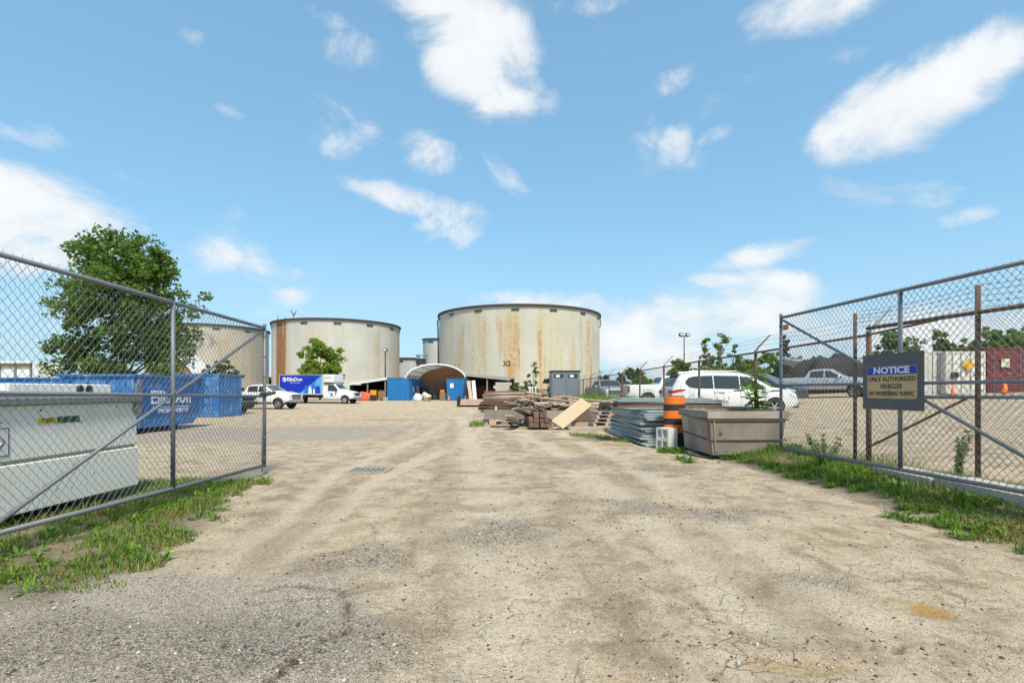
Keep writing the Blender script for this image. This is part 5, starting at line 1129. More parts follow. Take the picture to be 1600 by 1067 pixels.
# stack of brown panels
ORD_ = ('lowest', 'second', 'third', 'fourth', 'fifth', 'sixth', 'seventh', 'eighth', 'ninth', 'tenth', 'eleventh', 'twelfth', 'topmost')
for k in range(13):
    zz = .38 + k * .085; L_ = 2.15 + random.uniform(-.15, .12) + (.15 if k > 8 else 0)
    plank(ORD_[k] + ' board from the ground in the tall brown stack left of the tangled heap', (GX(776, 29) + random.uniform(-.06, .06) + (.04 * k), 29.6, zc(-.9, 29.5, zz)), L_, 1.2, .06 if k < 9 else .075, R(random.uniform(-3, 3)), 0, 0, W_BROWN if k < 8 else (W_GREY if k == 8 else (W_PINK if k % 2 else W_BROWN)), 'boards in the tall brown stack')
for dx in (-.8, .8): plank('bearer under the tall brown panel stack', (GX(776, 29) + dx, 29.6, zc(-.9, 29.5, .165)), .2, 1.2, .33, R(0), 0, 0, W_BROWN, 'bearers under the tall stack', 'timber')
cone('small faded pink cone before the tall panel stack', GX(775, 27), 27.0, .62, plain('faded_pink_cone', (.62, .45, .38), .6))
# tangled heap of boards
heap('bark_heap', 'dark heap of splintered wood under the tangled boards', 'heap', GX(838, 24.6), 25.0, 1.25, 1.0, .85, plain('dark_splinters', (.06, .042, .03), .95), 5, lump=.5)
for k in range(64):
    a = random.uniform(0, 6.28); rr = random.random() ** .6; x_ = GX(832, 24.8) + math.cos(a) * rr * 1.35; y_ = 25.0 + math.sin(a) * rr * .9
    zz = .16 + 1.05 * (1 - rr) ** .8 + random.uniform(0, .2)
    plank('loose splintered board in the tangled heap', (x_, y_, zc(x_, y_, zz)), random.uniform(.5, 1.5), random.uniform(.07, .16), random.uniform(.025, .06), random.uniform(0, 6.28), R(random.uniform(-22, 22)), R(random.uniform(-40, 40)), random.choice((W_PALE, W_FRESH, W_PALE, W_PALE, W_GREY, W_PINK)), 'loose boards in the tangled heap')
for k, px in enumerate((827, 832, 838)): plank('white stake standing up behind the tangled heap', (GX(px, 30), 30, zc(1, 30, .85)), 1.7, .09, .06, 0, R(90 - 3 * (k - 1)), 0, SW, 'white stakes behind the heap', 'timber')
# pale beams right of the heap
for k in range(9):
    r_, q = divmod(k, 3); x_ = GX(893, 24.5) + (q - 1) * .16 + r_ * .25
    plank('pale pinkish beam in the loose stack right of the heap', (x_, 23.9 + q * .36, zc(2.8, 24, .21 + r_ * .22)), 2.3 - .25 * r_ + random.uniform(-.3, .2), .28, .15, R(random.uniform(-6, 6)), 0, 0, random.choice((W_PINK, W_PALE, W_FRESH)), 'pale beams right of the heap', 'timber')
for dx in (-.7, .6): plank('dark block under the pale pinkish beams', (GX(893, 24.5) + dx, 24.2, zc(2.8, 24, .067)), .35, .9, .13, R(4), 0, 0, W_BROWN, 'blocks under the pale beams', 'timber')
plank('brown stump post among the pale beams', (GX(871, 23), 23.0, zc(2.0, 23, .55)), .62, .42, .42, 0, R(90), R(20), W_BROWN, None, 'timber')
for k in range(26):
    x_ = GX(905, 23.4) + random.uniform(-1.3, 1.5); y_ = 22.9 + random.uniform(-.3, 1.3)
    plank('loose pale board strewn over the right half of the pile', (x_, y_, zc(x_, y_, random.uniform(.6, 1.12))), random.uniform(.7, 2.0), random.uniform(.09, .22), random.uniform(.03, .06), R(random.uniform(-40, 40)), R(random.uniform(-10, 10)), R(random.uniform(-25, 25)), random.choice((W_PALE, W_PINK, W_GREY, W_FRESH, W_BROWN)), 'loose boards over the right half')
for k in range(14):
    x_ = GX(836, 21.4) + random.uniform(-1.4, 1.5); y_ = 21.3 + random.uniform(-.5, .4)
    plank('short offcut scattered before the heavy grey beams', (x_, y_, zc(x_, y_, random.uniform(.04, .2))), random.uniform(.3, .9), random.uniform(.08, .18), random.uniform(.03, .07), R(random.uniform(0, 180)), R(random.uniform(-9, 9)), R(random.uniform(-15, 15)), random.choice((W_PALE, W_PINK, W_GREY, W_BROWN)), 'offcuts before the grey beams')
# large pale board sloping across the pile
p0, p1 = P(870.5, 664, 18.9), P(916, 628, 20.6); p0.z = max(p0.z, gh(p0.x, p0.y) + .05)
mid_ = (p0 + p1) / 2; dv = p1 - p0; plank('large fresh pale board sloping across the front of the pile', mid_, dv.length, .54, .055, math.atan2(dv.y, dv.x), -math.asin(dv.z / dv.length), R(34), W_FRESH, None, 'plywood_sheet')
plank('narrow pale board tucked behind the large sloping board', (GX(893, 22), 22.9, zc(2.7, 22, .92)), 1.5, .3, .05, R(12), R(-5), R(10), W_PALE, None, 'plywood_sheet')
for k in range(5): plank('pale board leaning over the right part of the pile', (GX(930 + k * 6, 22.5), 22.6 + k * .3, zc(3.7, 22.6, .74 + .05 * k)), 1.9 - .1 * k, .24, .05, R(-18 + k * 9), R(6 - 3 * k), R(8), random.choice((W_PALE, W_GREY, W_FRESH)), 'boards leaning over the right of the pile')
plank('thick beam under the leaning boards', (GX(925, 21.5), 22.0, zc(3.4, 21.5, .42)), 1.7, .5, .5, R(4), 0, 0, W_BROWN, None, 'timber')
plank('pale slab lying on the ground before the pallets', (GX(925, 18.8), 18.9, zc(2.9, 18.8, .06)), 1.75, .8, .1, R(3), 0, 0, W_PALE, None, 'plywood_sheet')
plank('grey beam lying behind the pale slab', (GX(918, 19.6), 19.9, zc(2.9, 19.6, .14)), 1.1, .22, .2, R(0), 0, 0, W_PINK, None, 'timber')
def pallet(label, x, y, z, rz, m=W_GREY, group=None):
    T = thing('pallet', label, 'pallet', (x, y, z), rz, group)
    for k in range(3): MB().box(-.5 + k * .45, -.4 + k * .45, -.5, .5, .022, .112).build('bearer', m, T)
    for k in range(6):
        MB().box(-.52, .52, -.5 + k * .18, -.4 + k * .18, .114, .136).build('top_slat', m, T)
        if k % 2 == 0: MB().box(-.52, .52, -.5 + k * .18, -.4 + k * .18, 0, .02).build('bottom_slat', m, T)
    return T
px_ = GX(946, 19.2); pz = gh(px_, 19.4)
pa = pallet('weathered pallet at the bottom of the pallet stack by the grey panels', px_, 19.6, pz, R(4), W_PALE)
for k, s_ in enumerate(('second', 'third', 'fourth', 'fifth')): dup(pa, (px_ + .03 * k, 19.6, pz + .14 * (k + 1)), R(4 + 3 * k), s_ + ' pallet from the ground in the stack by the grey panels')
heap('rope_coil_heap', 'dark tangle of rope and scrap on the pallet stack', 'heap', px_ + .05, 19.6, .42, .4, .26, plain('dark_rope', (.055, .042, .034), .95), 8, z0=pz + .70, lump=.7)
# dark items behind the pile
MB_ = thing('black_crate', 'black crate with a yellow tube on top behind the lumber', 'crate', (GX(876, 38), 38, g(3.6, 38)))
MB().box(-.55, .55, -.4, .4, .0, .80).build('body', DARK, MB_, bevel=.03); MB().box(-.6, .0, -.46, -.41, .1, .74).build('grey_side_panel', GREYM, MB_); MB().box(-.58, .58, -.43, .43, .80, .85).build('lid', GREYM, MB_, bevel=.01)
yt_ = MB().tube([(-.55, 0, .93), (.2, -.05, .94), (.5, 0, .98)], [.07, .09, .06], 10).build('yellow_tube', YEL, None, smooth=True); yt_.location = MB_.location; tag(yt_, 'yellow tube lying on the black crate', 'tube')
heap('white_tarp', 'white tarpaulin bundle behind the tall panel stack', 'tarp', GX(790, 34), 34.0, .62, .4, .95, SW, 11, lump=.3)
FB = thing('board_stack', 'low stack of pink insulation boards on a black skid, left of the lumber', 'boards', (GX(733, 46), 46.0, g(-3.8, 46)))
for k in range(4): MB().box(-.75 + .02 * k, 1.3, -.6, .6, .16 + k * .13, .28 + k * .13).build('board', W_PINK if k < 3 else W_PALE, FB)
MB().box(-1.05, -.78, -.55, .55, .0, .95).build('end_frame', BLACK, FB, bevel=.03); MB().box(-.78, 1.3, -.5, .5, .0, .155).build('skid', BLACK, FB)
# stack of long grey-green form panels, ends to the camera
ORD = ('lowest', 'second', 'third', 'fourth', 'fifth', 'sixth', 'seventh', 'eighth', 'ninth', 'tenth', 'eleventh', 'twelfth', 'thirteenth', 'topmost')
for k in range(14):
    zz = .07 + k * .064; off = random.uniform(-.05, .05) - (.05 if k < 3 else 0) + .006 * k
    T = thing('form_panel', ORD[k] + ' grey green steel form panel in the tall stack beside the drum', 'panel', (3.95 + off, 15.85 + random.uniform(-.12, .12) - (.12 if k < 2 else 0), gh(3.9, 14.6) + zz), 0, 'stacked form panels')
    T.rotation_euler = (0, R(random.uniform(-.5, .5)), R(random.uniform(-2.2, 2.2) + (2.5 if k in (0, 1) else 0)))
    MB().box(-.5, .5, -2.2, 2.2, .016, .028).build('sheet', FORM, T)
    for (a, b, c_, d) in ((-.5, .5, -2.2, -2.15), (-.5, .5, 2.15, 2.2), (-.5, -.45, -2.15, 2.15), (.45, .5, -2.15, 2.15), (-.02, .02, -2.15, 2.15)): MB().box(a, b, c_, d, -.022, .0159).build('edge_channel', FORM, T)
plank('short pale board on the ground before the form panels', (GX(968, 13.6), 13.75, zc(2.85, 13.7, .035)), .75, .1, .06, R(-3), 0, 0, W_FRESH)
for k in range(3): plank('grey strip lying at the foot of the orange drum', (GX(1028, 13.4), 13.35 + k * .14, zc(3.9, 13.4, .03 + .012 * k)), .7, .08, .025, R(8 + 9 * k), 0, 0, FORM, 'grey strips by the drum')
# long sheets lying across beams on the panel stack
zs_ = gh(3.9, 14.6) + 1.0
plank('long brown beam along the front of the long sheets', (4.4, 14.32, zs_ + .06), 2.9, .1, .13, R(-1), 0, 0, W_BROWN, None, 'timber')
plank('brown beam under the far edge of the long sheets', (4.4, 15.0, zs_ + .06), 2.9, .1, .13, R(1), 0, 0, W_BROWN, None, 'timber')
plank('short brown post propping the long sheets by the fence', (5.75, 14.7, (zs_ + g(5.75, 14.7)) / 2), zs_ - g(5.75, 14.7) + .0, .14, .14, 0, R(90), 0, W_BROWN, None, 'timber')
for k in range(4): plank(('lowest', 'second', 'third', 'topmost')[k] + ' long grey green sheet lying across the panel stack', (4.42 + random.uniform(-.08, .08) - .1 * (k > 1), 14.66, zs_ + .145 + k * .034), 3.05 - (.5 if k > 2 else 0), .85, .028, R(random.uniform(-1.2, 1.2)), 0, 0, FORM, 'long sheets on the stack')
for k in range(3): plank('pale board end poking out beside the long sheets', (2.9 + .2 * k, 16.2 + .4 * k, zc(2.8, 16, .9 + .05 * k) if k else zc(2.8, 16, .9)), 1.0, .2, .04, R(4 - 6 * k), R(2), 0, random.choice((W_PALE, W_FRESH)), 'pale boards by the long sheets') if False else None
# traffic drum
DR = thing('traffic_drum', 'orange and black banded traffic drum beside the wooden crate', 'traffic drum', (GX(1054, 13.1), 13.1, gh(4.15, 13.1)))
MB().lathe([(.001, 0), (.36, 0), (.36, .06), (.30, .09)], 28).build('rubber_base', BLACK, DR)
zz = .08
for k, (m_, h_, r_) in enumerate(((BLACK, .33, .287), (ORANGE, .20, .282), (BLACK, .15, .278), (ORANGE, .205, .274), (BLACK, .15, .27), (ORANGE, .205, .262))):
    o_ = .012 * (1 if k in (1, 2) else -.3)
    MB().lathe([(r_ - .012, zz), (r_, zz + .012), (r_ - .004, zz + h_ - .012), (r_ - .016, zz + h_)], 28, Matrix.Translation((o_, 0, 0))).build('orange_band' if m_ is ORANGE else 'black_band', m_, DR, smooth=False); zz += h_
MB().lathe([(.25, zz), (.2, zz + .02), (.001, zz + .02)], 28).build('cap', DARK, DR)
MB().lathe([(.03, 0), (.03, .01), (.001, .012)], 10, basis((1, 0, 0), (0, 0, 1), (-.0, -.283, .50))).build('bolt', DARK, DR)
# concrete blocks
def block(label, x, y, z, rz):
    T = thing('concrete_block', label, 'concrete block', (x, y, z), rz, 'pair of concrete blocks'); w, d, h = .30, .44, .275      # cells open to local -X
    hw = .045
    MB().box(0.1, w, -d / 2, d / 2, 0, h).build('web', BLOCKC, T, bevel=.006)
    for (a, b) in ((-d / 2, -d / 2 + hw), (-.022, .022), (d / 2 - hw, d / 2)): MB().box(-.0, .1, a, b, hw, h - hw).build('cell_wall', BLOCKC, T)
    for (a, b) in ((0, hw), (h - hw, h)): MB().box(-.0, .1, -d / 2, d / 2, a, b).build('face_shell', BLOCKC, T)
    return T
bx_, by_ = GX(1041, 12.6) - .06, 12.75
block('lower white hollow concrete block beside the wooden crate', bx_, by_, gh(bx_, by_) - .01, R(28)); block('upper white hollow concrete block beside the wooden crate', bx_ + .005, by_ + .01, gh(bx_, by_) + .268, R(26))
# wooden crate: tapered plywood hopper with rim boards, corner irons and straps
cxl, cyf = GX(1110, 11.0) + .03, 11.0; WC = thing('wooden_crate', 'weathered grey plywood crate with rusty straps beside the right gate', 'crate', (cxl, cyf, gh(4.75, 11.7) + .02))
Lc, Dc, Hc, tp = 1.46, 1.5, .99, .09     # length +x, depth +y, height, outward taper at the top
zb_, zt_ = .06, Hc
def fq_(x, y, z):                        # tapered box corner
    k = (z - zb_) / (zt_ - zb_); return Vector((x + (tp * k if x > Lc / 2 else -tp * k), y + (tp * k if y > Dc / 2 else -tp * k), z))
rot = Matrix.Rotation(R(-1.5), 4, 'Z')
left_skew = lambda v: Vector((v.x - .05 * max(0, v.y) / Dc, v.y, v.z))    # the end wall splays back to the left
def slab(nm, pts, th_, m):
    a, b, c_, d = [left_skew(p) for p in pts]; n_ = (b - a).cross(d - a).normalized() * th_
    MB().add([a, b, c_, d, a + n_, b + n_, c_ + n_, d + n_], [(0, 3, 2, 1), (4, 5, 6, 7), (0, 1, 5, 4), (1, 2, 6, 5), (2, 3, 7, 6), (3, 0, 4, 7)]).build(nm, m, WC)
zsp = .36
for (za, zb3) in ((zb_, zsp), (zsp + .012, zt_ - .12)):
    slab('front_panel', [fq_(0, 0, za), fq_(Lc, 0, za), fq_(Lc, 0, zb3), fq_(0, 0, zb3)], .03, W_PLY)
    slab('back_panel', [fq_(Lc, Dc, za), fq_(0, Dc, za), fq_(0, Dc, zb3), fq_(Lc, Dc, zb3)], .03, W_PLY)
for k in range(4):
    y0_, y1_ = Dc * k / 4 + .006, Dc * (k + 1) / 4 - .006
    for X_ in (0, Lc):
        P_ = [fq_(X_, y0_, zb_), fq_(X_, y1_, zb_), fq_(X_, y1_, zt_ - .12), fq_(X_, y0_, zt_ - .12)]
        for p in P_: p.y = y0_ if (p.y < (y0_ + y1_) / 2) else y1_
        slab('end_board', P_ if X_ else P_[::-1], .03, W_PLY)
slab('floor', [Vector((.03, .03, zb_)), Vector((Lc - .03, .03, zb_)), Vector((Lc - .03, Dc - .03, zb_)), Vector((.03, Dc - .03, zb_))], .03, W_PLY)
rimb = tp + .045
for (x0, x1, y0, y1) in ((-rimb, Lc + rimb, -rimb, -rimb + .09), (-rimb, Lc + rimb, Dc + rimb - .09, Dc + rimb), (-rimb, -rimb + .09, -rimb + .09, Dc + rimb - .09), (Lc + rimb - .09, Lc + rimb, -rimb + .09, Dc + rimb - .09)):
    b = MB().box(x0, x1, y0, y1, zt_ - .15, zt_ + (.0 if y1 - y0 < .2 else .003)); b.v = [tuple(left_skew(Vector(v))) for v in b.v]; b.build('rim_board', W_PLY, WC)
def strap(z, off):
    k = (z - zb_) / (zt_ - zb_); q = tp * k + off; pts = [left_skew(Vector(p)) for p in ((Lc + q, Dc, z), (Lc + q, -q, z - .02), (0 - q, -q, z - .03), (-q, Dc, z + .05))]
    MB().tube(pts, .016, 6).build('steel_strap', RUST, WC)
strap(.40, .045); strap(zt_ - .165, .05)
for X_ in (0, ):
    for dx in (.0, ): 
        a, b = left_skew(fq_(X_, 0, zb_)), left_skew(fq_(X_, 0, zt_ - .15)); MB().tube([a + Vector((-.03, -.035, 0)), b + Vector((-.03, -.035, 0))], .022, 6).build('corner_iron', RUST, WC)
MB().tube([left_skew(fq_(0, 0, .12)) + Vector((.07, -.045, 0)), left_skew(fq_(0, 0, .8)) + Vector((.07, -.045, 0))], .016, 6).build('corner_iron', W_PALE, WC)
for k in range(7): MB().lathe([(.014, 0), (.014, .006), (.001, .008)], 7, basis((1, 0, 0), (0, 0, 1), (.1 + k * .2, -.038, .12 + .01 * (k % 2)))).build('bolt', RUST, WC)
MB().lathe([(.032, 0), (.03, .012), (.001, .014)], 10, basis((1, 0, 0), (0, 0, 1), (.16, -.083, .52))).build('plug', RUST, WC)
MB().box(.1, Lc - .1, .15, .3, 0, .058).build('runner', W_GREY, WC); MB().box(.1, Lc - .1, Dc - .3, Dc - .15, 0, .058).build('runner', W_GREY, WC)

# clutter in the shelters
def zcl(y): return .22
def barrel(label, x, y, m, tilt=0, rz=0, h=.9, r=.3):
    T = thing('barrel', label, 'barrel', (x, y, gb + (r if tilt else 0)), rz); Mr = Matrix.Rotation(tilt, 4, 'X')
    MB().lathe([(.001, 0), (r, 0), (r + .015, .02), (r, .04), (r, h * .33), (r + .015, h * .35), (r, h * .37), (r, h * .66), (r + .015, h * .68), (r, h * .7), (r, h - .03), (r + .015, h - .01), (r - .02, h), (.001, h - .02)], 18, Mr).build('drum', m, T, smooth=True)
    MB().lathe([(.04, h), (.04, h + .02), (.001, h + .02)], 8, Mr @ Matrix.Translation((r * .6, 0, -.02))).build('bung', DARK, T)
def bucket(label, px, Y, m, h=.42):
    T = thing('bucket', label, 'bucket', (GX(px, Y), Y, gb)); MB().lathe([(.001, 0), (.15, 0), (.18, h), (.19, h), (.19, h + .03), (.17, h + .02), (.001, h - .02)], 16).build('pail', m, T, smooth=True); MB().tube([(-.18, 0, h * .9), (-.1, -.12, h * .75), (.1, -.12, h * .75), (.18, 0, h * .9)], .008, 5).build('bail', CHROME, T)
def box_(label, px, Y, w, d, h, m, rz=0, z=None):
    T = thing('crate', label, 'box', (GX(px, Y), Y, gb if z is None else z), rz); MB().box(-w / 2, w / 2, -d / 2, d / 2, 0, h).build('body', m, T, bevel=.01); MB().box(-w / 2 - .02, w / 2 + .02, -d / 2 - .02, d / 2 + .02, h, h + .04).build('lid', m, T)
CARD = paint('brown_cardboard', (.24, .14, .08), .8)
heap('orange_tarp', 'orange tarpaulin bundle in the left lean-to', 'tarp', GX(569, 62.3), 62.3, 1.15, .6, 1.0, plain('orange_tarp', (.62, .10, .025), .6), 21, z0=gb - .02)
box_('yellow generator in the left lean-to', 584, 63, .75, .6, 1.25, YEL); box_('black crate before the yellow generator', 583, 61.6, .65, .5, .62, BLACK); box_('brown carton stacked in the left lean-to', 597, 63.0, .8, .6, 1.2, CARD)
bucket('orange bucket before the brown carton', 596.5, 61.3, plain('bucket_orange', (.6, .2, .05), .5)); box_('pale carton by the end of the blue container', 602, 61.2, .6, .4, .4, W_PALE, R(15))
heap('scrap_heap', 'grey scrap heap left of the orange tarpaulin', 'heap', GX(556, 62), 62, .5, .4, .6, GREYM, 23, z0=gb - .02, lump=.6)
heap('bulk_bag', 'white bulk bag leaning by the lettered container', 'bag', GX(652, 61), 61.2, .62, .5, .85, paint('white_bag', (.58, .60, .56), .8), 25, z0=gb - .02, lump=.25)
barrel('pale grey barrel tipped over under the arched roof', GX(671, 62.3), 62.6, SW, R(62), R(-60), 1.0, .32); barrel('dark barrel standing under the arched roof', GX(664, 63.4), 63.6, DARK)
barrel('second dark barrel deeper under the arched roof', GX(679, 65.4), 65.6, DARK)
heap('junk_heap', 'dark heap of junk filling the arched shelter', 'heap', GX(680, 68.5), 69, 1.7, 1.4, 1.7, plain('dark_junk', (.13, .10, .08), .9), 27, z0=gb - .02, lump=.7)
bucket('white bucket on the ground before the arched shelter', 664, 60.6, SW); bucket('yellow bucket next to the white bucket', 671.5, 60.9, YEL, .5); bucket('white bucket right of the yellow one', 667.6, 60.6, SW, .45)
box_('brown carton by the right blue container', 692, 62.4, .7, .6, .95, CARD); box_('orange box on top of the brown carton', 691, 62.4, .5, .4, .3, ORANGE, R(15), gb + .995)
cone('small orange and white cone by the right blue container', GX(701.5, 60.9), 60.9, .6, ORANGE, gb)
for k, px in enumerate((737, 743)):
    o_ = MB().box(-.2, .2, -.03, .03, 0, 2.4).build('wall_panel', W_PALE if k == 0 else WHITE); o_.location = (GX(px, 57.6), 57.3, gb - .02); o_.rotation_euler = (R(-8), R(-9 + 3 * k), 0); tag(o_, ('tan' if k == 0 else 'white') + ' panel leaning at the mouth of the right shed', 'panel')
box_('low pale crate before the right blue container', 734, 58.5, 1.1, .7, .55, W_PINK)

# drain grate in the drive
dg = gp(578, 733); DG = thing('drain_grate', 'steel drain grate set in the gravel drive', 'drain', (dg[0], dg[1], gh(*dg) + .012))
fw, fd = .36, .30
for (a, b, c_, d) in ((-fw, fw, -fd, -fd + .05), (-fw, fw, fd - .05, fd), (-fw, -fw + .05, -fd + .05, fd - .05), (fw - .05, fw, -fd + .05, fd - .05)): MB().box(a, b, c_, d, -.05, .022).build('frame_bar', paint('dusty_iron', (.34, .285, .225), .85, 0, (.2, .16, .13), .6, 9), DG)
for k in range(7): MB().box(-fw + .06 + k * .095, -fw + .10 + k * .095, -fd + .05, fd - .05, -.05, .012).build('grate_bar', GREYM, DG)
MB().box(-fw + .05, fw - .05, -.015, .015, -.04, .014).build('cross_bar', GREYM, DG); MB().box(-fw + .05, fw - .05, -fd + .05, fd - .05, -.06, -.045).build('sump', BLACK, DG)

# ------------------------------------------------------------------ trees and plants
def leaf_mesh(name, ctrs, rad, n_per, size, seed, squash=.8):
    rg = np.random.default_rng(seed); k = len(ctrs); c_ = np.repeat(np.asarray(ctrs, float), n_per, 0); rr = np.repeat(np.asarray(rad, float), n_per); n = len(c_)
    d = rg.normal(size=(n, 3)); d /= np.linalg.norm(d, axis=1)[:, None]; d[:, 2] *= squash
    p = c_ + d * (rr * rg.random(n) ** .45)[:, None]
    a = rg.normal(size=(n, 3)); a[:, 2] *= .6; a /= np.linalg.norm(a, axis=1)[:, None]; b = np.cross(a, rg.normal(size=(n, 3))); b /= np.linalg.norm(b, axis=1)[:, None]
    s = size * rg.uniform(.6, 1.35, n)[:, None]; nn = np.cross(a, b) * s * .18
    V = np.stack([p - a * s * .55, p + b * s * .36 + nn, p + a * s * .6, p - b * s * .36 + nn], 1).reshape(-1, 3)
    return np_mesh(name, V, np.arange(4 * n).reshape(-1, 4))
def tree(name, label, x, y, H, cr, z0f, nclump, nleaf, size, mat, seed, shape='round', group=None, cat='tree', lobes=14, trunk_r=None, zbase=None):
    rg = random.Random(seed); zb0 = g(x, y) if zbase is None else zbase; T = thing(name, label, cat, (x, y, zb0), 0, group); zl_ = H * z0f; ch = H - zl_
    lob = []
    for i in range(lobes):
        a = rg.uniform(0, 6.28); h_ = (i + rg.random()) / lobes
        if shape == 'conic': rr = cr * (1 - h_) * .6; lr = cr * (.42 - .25 * h_)
        elif shape == 'column': rr = cr * (.62 * math.sin(math.pi * (.15 + .8 * h_))); lr = cr * rg.uniform(.25, .42) * (1.15 - .5 * h_)
        else: rr = cr * .78 * math.sin(math.pi * (.20 + .70 * h_)) ; lr = cr * rg.uniform(.26, .42)
        q = rg.uniform(.35, 1); lob.append((math.cos(a) * rr * q, math.sin(a) * rr * q, zl_ + lr * .5 + (ch - lr * 1.3) * h_, lr))
    cs, rs = [], []
    for i in range(nclump):
        l = rg.choice(lob); v = Vector((rg.gauss(0, 1), rg.gauss(0, 1), rg.gauss(0, 1))).normalized() * l[3] * (.45 + .6 * rg.random())
        cs.append((l[0] + v.x, l[1] + v.y, min(H - .1, l[2] + v.z * .85))); rs.append(cr * rg.uniform(.08, .17) * (1.6 if shape == 'column' else 1))
    link('crown', leaf_mesh('crown', cs, rs, nleaf, size, seed), mat, T)
    tr_ = MB(); r0 = trunk_r or H * .018; top = Vector((rg.uniform(-.2, .2), rg.uniform(-.2, .2), zl_ + ch * .75))
    tr_.tube([(0, 0, -.1), (0, 0, zl_ * .6), Vector((0, 0, zl_)).lerp(top, .25), top], [r0 * 1.25, r0, r0 * .75, r0 * .15], 8)
    for l in lob[:min(lobes, 12)]:
        s_ = Vector((0, 0, 0)).lerp(top, min(.8, max(.2, (l[2] - ch * .3) / top.z))); e_ = Vector(l[:3]); m_ = s_.lerp(e_, .5) + Vector((0, 0, -.04 * H * rg.random())); tr_.tube([s_, m_, e_], [r0 * .4, r0 * .25, r0 * .06], 5)
    tr_.build('trunk', BARK, T, smooth=True); return T
tree('broadleaf_tree', 'big leafy green tree behind the blue bin at left', GX(192, 34), 34, 12.35, 5.0, .13, 430, 62, .23, L_TREE, 5, lobes=34)
tree('small_tree', 'small round bright green tree behind the box truck', GX(500, 66), 66, 8.0, 3.5, .14, 260, 55, .26, L_BRIGHT, 12, lobes=26, zbase=.2)
tree('bush', 'dark green rounded bush before the tan tank', GX(347, 48), 48, 4.3, 1.9, .02, 150, 60, .18, L_TREE, 9, cat='bush', lobes=18)
tree('bush', 'low green bush between the blue bin and the tree', GX(258, 40), 40, 3.6, 1.8, .02, 80, 55, .18, L_TREE, 19, cat='bush', lobes=12)
for k, (px, pt_, w_) in enumerate(((824, 580, .5), (835, 564, .55))): tree('sapling', ('shorter' if k == 0 else 'taller') + ' slender sapling rising behind the lumber pile', GX(px, 44), 44, P(px, pt_, 44).z - .05, w_ * 1.15, .30, 34, 26, .11, L_TREE, 30 + k, 'column', cat='sapling', trunk_r=.03, lobes=14)
tree('bush', 'round dark bush at the left of the grey site container', GX(856, 55), 55, 3.1, 1.1, .1, 60, 50, .16, L_DARK, 40, cat='bush', lobes=10, zbase=.2)
tree('bush', 'bright green shrub before the grey site container', GX(862, 47), 47, 2.0, .75, .05, 40, 40, .14, L_BRIGHT, 41, cat='bush', lobes=8)
tree('vine', 'trailing green vine on the low tan wall', GX(806, 56.6), 56.4, 2.2, .9, .5, 34, 36, .15, L_TREE, 42, cat='vine', lobes=7, zbase=.22)
# trees beyond the right-hand lot
rt = [(1000, 588, 60, 1.6, 'round'), (1066, 562, 66, 2.4, 'round'), (1103, 527, 62, 1.2, 'column'), (1126, 516, 62, 1.7, 'column'), (1147, 534, 62, 1.2, 'column'), (1085, 572, 74, 3.4, 'round'), (1118, 566, 76, 4.0, 'round'), (1160, 560, 74, 4.4, 'round'), (1195, 548, 78, 4.0, 'round'), (1226, 522, 66, 1.9, 'conic'), (1240, 556, 80, 3.4, 'round'),
      (1390, 520, 70, 3.2, 'round'), (1425, 524, 74, 3.4, 'round'), (1470, 514, 68, 3.0, 'round'), (1512, 528, 72, 3.4, 'round'), (1548, 512, 68, 3.2, 'round'), (1590, 502, 62, 3.8, 'round'), (1635, 498, 62, 4.0, 'round'), (1340, 560, 84, 3.5, 'round'), (1290, 566, 88, 3.6, 'round'), (1690, 505, 64, 4.0, 'round')]
for k, (px, pt_, Y_, cr, shp) in enumerate(rt):
    x_ = GX(px, Y_); z_ = g(x_, Y_); lab = {'round': 'bushy green tree beyond the parking lot, ' + {1000: 'leftmost, behind the fence end', 1066: 'below the twin floodlights', 1085: 'left of the poplars', 1118: 'behind the poplars', 1160: 'above the roof of the white suv', 1195: 'left of the dark conifer', 1240: 'right of the dark conifer', 1390: 'left of the notice board post', 1425: 'right of the notice board post', 1470: 'above the plain white container', 1512: 'above the yellow diamond', 1548: 'above the maroon container corner', 1590: 'at the right edge of the picture', 1635: 'just outside the right edge', 1340: 'behind the right end of the long shed', 1290: 'behind the left end of the long shed', 1690: 'farthest right'}.get(px, ''), 'column': 'slender young poplar rising above the white suv', 'conic': 'narrow dark conifer behind the gate post'}[shp]
    tree('background_tree', lab, x_, Y_, P(px, pt_, Y_).z - z_, cr, .04 if shp != 'column' else .12, {'round': 130, 'column': 44, 'conic': 90}[shp], 40 if shp != 'column' else 30, .34 if shp == 'round' else .24, L_FAR if shp != 'conic' else L_DARK, 100 + k, shp, group={'round': 'tree belt beyond the lot', 'column': 'young poplars', 'conic': None}[shp], lobes=14)
for k in range(26):                                  # far belt closing the horizon
    x_ = -230 + k * 19 + random.uniform(-5, 5); Y_ = random.uniform(215, 260); tree('distant_tree', 'distant tree in the low belt along the horizon', x_, Y_, random.uniform(9, 13), random.uniform(9, 12), .0, 60, 40, 1.5, L_DARK, 300 + k, group='far tree belt', lobes=12, zbase=0)
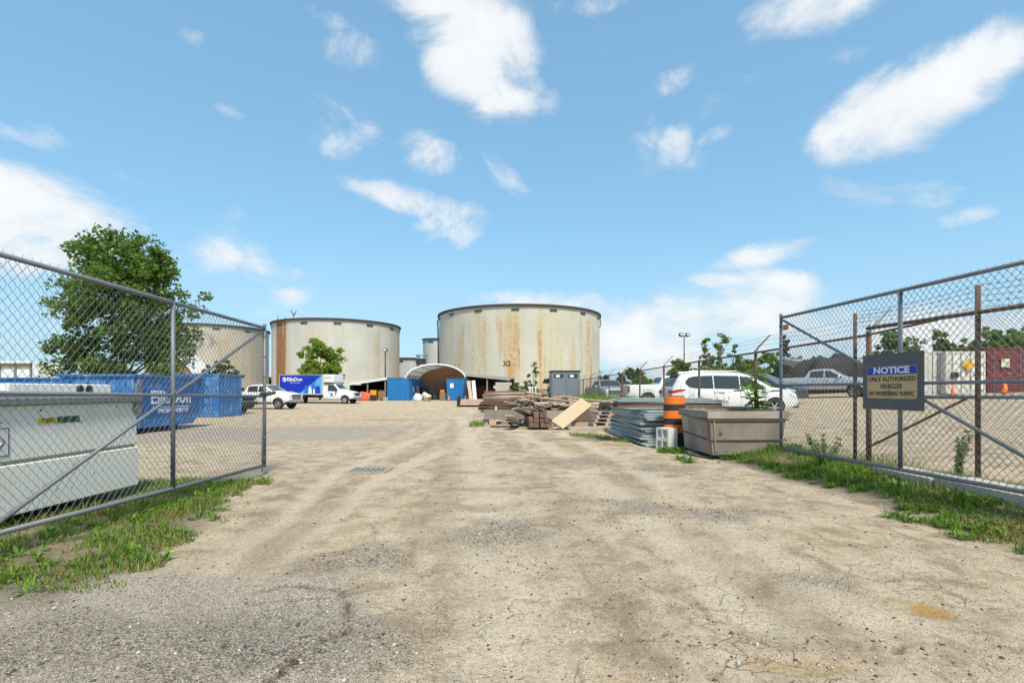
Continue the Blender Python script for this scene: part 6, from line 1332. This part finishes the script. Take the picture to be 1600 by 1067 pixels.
# large-leaved plant by the fence post, weeds on the fence
LP = thing('large_leaf_plant', 'young plant with large bright green leaves behind the crate', 'plant', (5.95, 12.4, g(5.95, 12.4)))
stm = MB(); lvs = MB(); rg = random.Random(3)
for k in range(7):
    a = rg.uniform(0, 6.28); tx = (math.cos(a) * rg.uniform(.15, .55), math.sin(a) * .2 - .1, rg.uniform(1.1, 1.75)); stm.tube([(0, 0, 0), (tx[0] * .4, tx[1] * .4, tx[2] * .6), tx], [.014, .01, .005], 5)
    for q in range(5):
        f_ = .55 + .1 * q; b_ = Vector((tx[0] * f_, tx[1] * f_, tx[2] * f_)); aa = rg.uniform(0, 6.28); L_ = rg.uniform(.2, .36); d_ = Vector((math.cos(aa), math.sin(aa) * .8, rg.uniform(-.5, .15))).normalized(); s_ = d_.cross(Vector((0, 0, 1))).normalized() * L_ * .42; up = Vector((0, 0, L_ * .1))
        lv = MB(); lv.add([b_, b_ + d_ * L_ * .3 + s_ + up, b_ + d_ * L_ * .7 + s_ * .8 + up * .5, b_ + d_ * L_ - up, b_ + d_ * L_ * .7 - s_ * .8 + up * .5, b_ + d_ * L_ * .3 - s_ + up], [(0, 1, 2, 3), (0, 3, 4, 5)]); lv.build('leaf', L_WEED, LP)
stm.build('stem', L_WEED, LP)
def weed(label, x, y, h, seed, mat=L_WEED, n=26, spread=.3):
    T = thing('tall_weed', label, 'weed', (x, y, gh(x, y) - .01)); rg = random.Random(seed); s_ = MB(); cs = []
    for k in range(7):
        a = rg.uniform(0, 6.28); tip = Vector((math.cos(a) * spread * rg.random(), math.sin(a) * spread * rg.random(), h * rg.uniform(.55, 1))); s_.tube([(0, 0, 0), tip * .5 + Vector((0, 0, .03)), tip], [.006, .005, .002], 4)
        cs += [tuple(tip * f_) for f_ in np.linspace(.25, 1, 6)]
    s_.build('stem', mat, T); link('leaves', leaf_mesh('leaves', cs, [.05] * len(cs), n, .034, seed), mat, T)
weed('leafy weed clump at the foot of the rusty corner post', GX(1288, 8.6), 8.6, .62, 51, L_TREE, 18, .3); weed('tall thin weed beside the tall rusty post', GX(1496, 6.9), 6.9, .68, 52, L_TREE, 12, .16)
weed('small weed before the white suv wheel', GX(1130, 15.2), 15.2, 1.3, 53, L_TREE, 5, .35); weed('spindly weed behind the long grey sheets', GX(1076, 18.6), 18.7, 1.75, 54, L_TREE, 4, .35)
